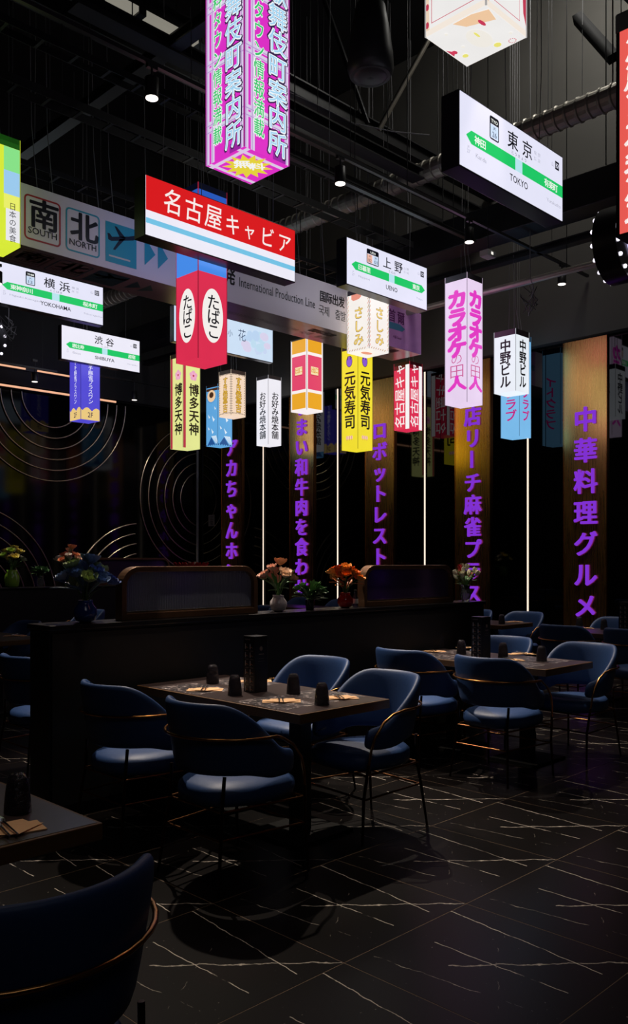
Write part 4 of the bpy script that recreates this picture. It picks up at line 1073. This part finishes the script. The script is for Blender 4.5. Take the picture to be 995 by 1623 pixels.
CH_ = [(2.71, 3.28, 0, 'blue armchair at the front table, its back toward the viewer, right one of its pair', 'armchairs at the front table'),
       (2.72, 4.1, 0, 'blue armchair at the front table beside the partition, left one of its pair', 'armchairs at the front table'),
       (3.98, 4.1, PI, 'blue armchair behind the front table showing its curved inner back above the tabletop', 'armchairs at the front table'),
       (3.71, 3.3, PI - .1, 'blue armchair on the far side of the front table with its whole seat showing', 'armchairs at the front table'),
       (5.25, 4.12, 0, 'blue armchair between the two set tables, partly hidden, left of its pair', 'armchairs at the right table'),
       (5.25, 3.38, 0, 'blue armchair with its back to the viewer at the right set table', 'armchairs at the right table'),
       (6.28, 4.1, PI, 'blue armchair behind the right table next to the menu stand', 'armchairs at the right table'),
       (6.21, 3.32, PI - .08, 'blue armchair on the far side of the right table with open seat', 'armchairs at the right table'),
       (8.33, 4.5, 0, 'blue armchair with brass band at the distant right edge table, left one', 'armchairs at the right edge table'),
       (8.33, 3.78, 0, 'blue armchair cut by the right edge of the picture', 'armchairs at the right edge table'),
       (9.45, 4.6, PI, 'blue armchair behind the distant right edge table beside its menu stand', 'armchairs at the right edge table'),
       (9.66, 5.95, PI, 'distant blue armchair below the rightmost light strip', 'distant armchairs beyond the partition'),
       (9.66, 6.72, PI, 'distant blue armchair just behind the partition end', 'distant armchairs beyond the partition'),
       (4.25, 8.9, PI, 'blue armchair behind the left edge table showing only its curved top', 'armchairs at the left edge'),
       (3.02, 5.74, 0, 'blue armchair with brass band at the left edge before the partition end', 'armchairs at the left edge'),
       (.875, 1.845, PI / 2 + .06, 'nearest blue armchair with brass band cut by the lower left corner', 'armchair in the foreground'),
       (10.7, 11.2, PI, 'far blue armchair glimpsed behind the pink flowers', 'far armchairs behind the partition'),
       (10.7, 10.2, PI, 'far blue armchair glimpsed behind the orange flowers', 'far armchairs behind the partition'),
       (8.22, 9.55, PI, 'far blue armchair glimpsed right of the fluted glass screen', 'far armchairs behind the partition'),
       (5.95, 10.4, PI, 'far blue armchair glimpsed behind the blue vase', 'far armchairs behind the partition')]
for i, (x, y, rz, lab, g) in enumerate(CH_):
    c = ch0 if i == 0 else copy_tree(ch0)
    c.location = (x, y, 0); c.rotation_euler[2] = rz; c['label'] = lab; c['group'] = g

# ------------------------------------------------------------------ things on the tables
TT = .7512
def tp(px, py): a = atz(px, py, TT); return a[0], a[1]
def make_glass():
    t = thing('tumbler', 'x', 'glass')
    MB().lathe([(.041, 0), (.0415, .004), (.039, .04), (.034, .085), (.029, .105), (.0285, .107), (.0, .1075)], 20, cap=False).lathe([(.0375, 0), (.036, .04), (.031, .085), (.026, .093), (0, .093)], 20, cap=False).build('bowl', M['tumbler'], t)
    MB().lathe([(.0285, .107), (.022, .116), (.019, .118), (.0, .118)], 20, cap=False).build('foot', M['tumbler'], t)
    return t
g0 = make_glass(); first = True
GL = [(510, 1117, 'on the front table, rightmost and nearest the table corner'), (465, 1100, 'on the front table just right of the menu stand'), (372, 1102, 'on the front table just left of the menu stand'), (337, 1083, 'on the front table at its far left'),
      (858, 1048, 'on the right table, nearest its right corner'), (797, 1042, 'on the right table just right of the menu stand'), (731, 1037, 'on the right table just left of the menu stand'), (697, 1026, 'on the right table at its far left'),
      (918, 994, 'on the distant right edge table, left one'), (957, 998, 'on the distant right edge table beside its menu stand'), (795, 989, 'on the distant table beyond the partition end'), (28, 1287, 'on the nearest table in the lower left corner')]
for px, py, w_ in GL:
    c = g0 if first else copy_tree(g0); first = False
    x, y = tp(px, py); c.location = (x, y, TT + .0005); c['label'] = 'upturned smoked tumbler ' + w_; c['group'] = 'upturned smoked tumblers'
def make_napkin():
    t = thing('napkin', 'x', 'napkin')
    mb = MB()
    mb.box(-.105, .105, -.05, .05, .0, .003); 
    mb.add([(-.1, -.05, .0032), (.1, -.05, .0032), (.07, .075, .006), (-.06, .06, .006)], [(0, 1, 2, 3)]); mb.add([(-.11, -.02, .0065), (.02, -.07, .008), (.11, .0, .007), (.0, .05, .0075)], [(0, 1, 2, 3)])
    mb.build('folded_paper', M['napkin'], t)
    return t
n0 = make_napkin(); first = True
def make_cutlery():
    t = thing('cutlery_set', 'x', 'cutlery')
    mb = MB().tube([(-.09, .0, .005), (-.02, .002, .008), (.05, .0, .006)], [.003, .0028, .004], 6); mb.add([(.05, -.009, .006), (.075, -.012, .005), (.1, -.006, .008), (.1, .006, .008), (.075, .012, .005), (.05, .009, .006)], [(0, 1, 2, 3, 4, 5)])
    mb.build('fork', M['steel'], t)
    MB().tube([(-.09, .022, .005), (.0, .02, .007)], .0035, 6).box(.0, .1, .014, .028, .006, .0075).build('knife', M['steel'], t)
    return t
k0 = make_cutlery()
NP = [(325, 1094, 'at the left end of the front table', .3), (446, 1112, 'in the middle of the front table near edge', .35), (537, 1107, 'at the right end of the front table', .5), (404, 1080, 'behind the menu stand on the front table', .4),
      (686, 1033, 'at the left end of the right table', .4), (808, 1047, 'at the near edge of the right table', .4), (826, 1037, 'at the right end of the right table', .5), (742, 1027, 'behind the menu stand on the right table', .4),
      (925, 996, 'on the distant right edge table', .2), (24, 1008, 'on the left edge table behind the partition', .3), (8, 1318, 'on the nearest table in the lower left corner', .9), (815, 986, 'on the distant table beyond the partition end', .4)]
for px, py, w_, a in NP:
    c = n0 if first else copy_tree(n0)
    x, y = tp(px, py); c.location = (x, y, TT + .0005); c.rotation_euler[2] = a - PI / 4 - .3; c['label'] = 'tan folded paper napkin ' + w_; c['group'] = 'tan paper napkins'
    c = k0 if first else copy_tree(k0); first = False
    c.location = (x + .01, y, TT + .009); c.rotation_euler[2] = a + .5; c['label'] = 'fork and knife on the napkin ' + w_; c['group'] = 'cutlery sets'
# printed paper mats
pm = bpy.data.materials.new('placemat_print'); pm.use_nodes = True; nt = pm.node_tree; b = nt.nodes['Principled BSDF']
tc = nt.nodes.new('ShaderNodeTexCoord'); n = nt.nodes.new('ShaderNodeTexNoise'); n.inputs['Scale'].default_value = 16; n.inputs['Detail'].default_value = 5; n.inputs['Distortion'].default_value = 2.5
cr = nt.nodes.new('ShaderNodeValToRGB'); e = cr.color_ramp.elements
e[0].position = .45; e[0].color = (.02, .018, .022, 1); e[1].position = .7; e[1].color = (.7, .6, .58, 1); q = e.new(.55); q.color = (.10, .07, .075, 1)
nt.links.new(tc.outputs['Object'], n.inputs['Vector']); nt.links.new(n.outputs[0], cr.inputs[0]); nt.links.new(cr.outputs[0], b.inputs['Base Color']); setin(b, 'Roughness', .35)
MBS = [(3.0, 3.28, 3.2, 'front table, near left seat'), ]
m0 = None
for (x0, y0, tn) in ((3.0, 3.1, 'front'), (5.48, 3.15, 'right')):
    for ix, iy, w_ in ((0, 0, 'near corner'), (0, 1, 'left corner'), (1, 0, 'right corner'), (1, 1, 'far corner')):
        cx, cy = x0 + (.17 if ix == 0 else .53), y0 + (.35 if iy == 0 else 1.08)
        if m0 is None:
            m0 = MB().box(-.14, .14, -.2, .2, 0, .0006).build('placemat', pm); o = m0
        else: o = m0.copy(); COL.objects.link(o)
        o.location = (cx, cy, TT - .0002); tag(o, 'dark patterned paper placemat at the %s of the %s table' % (w_, tn), 'placemat', 'dark patterned placemats')
# menu stands
def menu(x, y, h, lab, s=.1, z=TT):
    t = thing('menu_stand', lab, 'menu stand', (x, y, z), 0, 'black printed menu stands')
    MB().box(-s / 2, s / 2, -s / 2, s / 2, 0, h).build('box', mat('menu_black', (18, 17, 19), .3), t, bevel=.002); bx = LAST[0]
    rnd = random.Random(5); a = MB()
    cols = [M['whiteish'], petalmat((200, 120, 60)), mat('print_grey', (120, 110, 105), .5)]
    for r in range(6):
        for c in range(2):
            u = -s * .34 + c * s * .42; v = h * (.86 - .15 * r)
            rect(a, u, u + .006, v - .03, v, .001, 0); rect(a, u + .009, u + .018, v - .022, v - .016, .001, 1)
            rect(a, u + .02, u + .03, v - .024, v - .02, .001, 2); rect(a, u, u + .03, v - .042, v - .038, .001, 2)
    rect(a, -s * .34, s * .1, h * .93, h * .95, .001, 2)
    a.xform(Matrix.Translation((0, -s / 2, 0)) ); a.xform(Matrix.Rotation(-PI / 2, 4, 'Z')).build('menu_print', cols, bx)
    b = MB(); disc(b, 0, h * .78, .012, .014, .001, 0, 10); rect(b, -.02, .022, h * .67, h * .69, .001, 0); rect(b, -.02, .02, h * .6, h * .605, .001, 0); rect(b, -.025, .025, h * .55, h * .555, .001, 0)
    b.xform(Matrix.Translation((0, -s / 2, 0))).build('title_print', [cols[2]], bx)
menu(3.35, 3.84, .33, 'black printed menu stand in the middle of the front table')
menu(5.78, 3.9, .33, 'black printed menu stand on the right table', .11)
menu(9.0, 4.2, .33, 'black menu stand on the distant table at the right edge', .12)
x_ = aty(563, 0, PY)[0]
t = thing('bottle', 'small dark bottle on the partition between orange flowers and plum screen', 'bottle', (x_, PY, PH))
MB().lathe([(.022, 0), (.024, .005), (.024, .08), (.01, .105), (.01, .13)], 14).build('glass', M['tumbler'], t); MB().lathe([(.0245, .03), (.0245, .07)], 14, cap=False).build('paper_label', M['whiteish'], t); MB().lathe([(.011, .13), (.011, .142)], 12).build('cap', M['blackmetal'], t)
# red bouquet stand in front of the back wall
x_ = aty(303, 0, 12.4)[0]
t = thing('wrapped_bouquet', 'red wrapped bouquet of tulips seen behind the fluted glass screen', 'bouquet', (x_, 12.4, 0))
MB().box(-.25, .25, -.2, .2, 0, 1.1).build('stand', M['black'], t)
mb = MB()
for k in range(14):
    a = 2 * PI * k / 14; petal(mb, (0, 0, 1.1), (math.cos(a) * .75, math.sin(a) * .75, .66), (0, 0, 1), .5, .22, 0, .15)
mb.build('red_wrapping', petalmat((205, 24, 34)), t); rnd = random.Random(9); st = MB()
for k in range(9):
    a = 2 * PI * k / 9 * 2.4; r = .13 * math.sqrt((k + .5) / 9); p = (math.cos(a) * r, math.sin(a) * r, 1.42 + rnd.uniform(-.04, .04))
    tulip(.045, rnd).build('flower', petalmat([(250, 235, 215), (240, 150, 70), (235, 190, 180)][k % 3]), t, p); st.tube([(0, 0, 1.1), p], .004, 5)
st.build('stem', M['stem'], t)

# ------------------------------------------------------------------ table spotlights and added flower spotlights above the frame (same fittings as those in view)
def over(x, y, z, power, tgt, lab, size=38):
    t = spotlight(x, y, z, lab, 0)
    spot((x, y, z - .03), tgt, power, size, .7, (1, .84, .68))
track(3.7, 6.9, .6, 12, 'light track above the set tables over the top of the picture')
over(3.4, 3.7, 6.62, 300, (3.3, 3.7, .7), 'spotlight on the track straight above the front table', 25)
over(5.9, 3.7, 6.62, 300, (5.8, 3.7, .7), 'spotlight on the track straight above the right table', 25)
over(9.0, 3.7, 6.62, 270, (9.0, 4.1, .7), 'spotlight on the track straight above the right edge table', 30)
over(4.4, 3.7, 6.62, 330, (3.5, 4.75, 1.3), 'added spotlight on the track to brighten the blue flower vase', 24)  # unseen lamp added to brighten the blue flowers and fluted screen from the front
over(6.4, 3.7, 6.62, 350, (5.4, 4.75, 1.3), 'added spotlight on the track to brighten the orange flowers', 24)  # unseen lamp added as front light for the orange flowers
over(1.3, 3.7, 6.62, 150, (1.1, 2.9, .7), 'spotlight on the track straight above the nearest table', 30)
COL.objects.unlink(_to); bpy.data.objects.remove(_to)
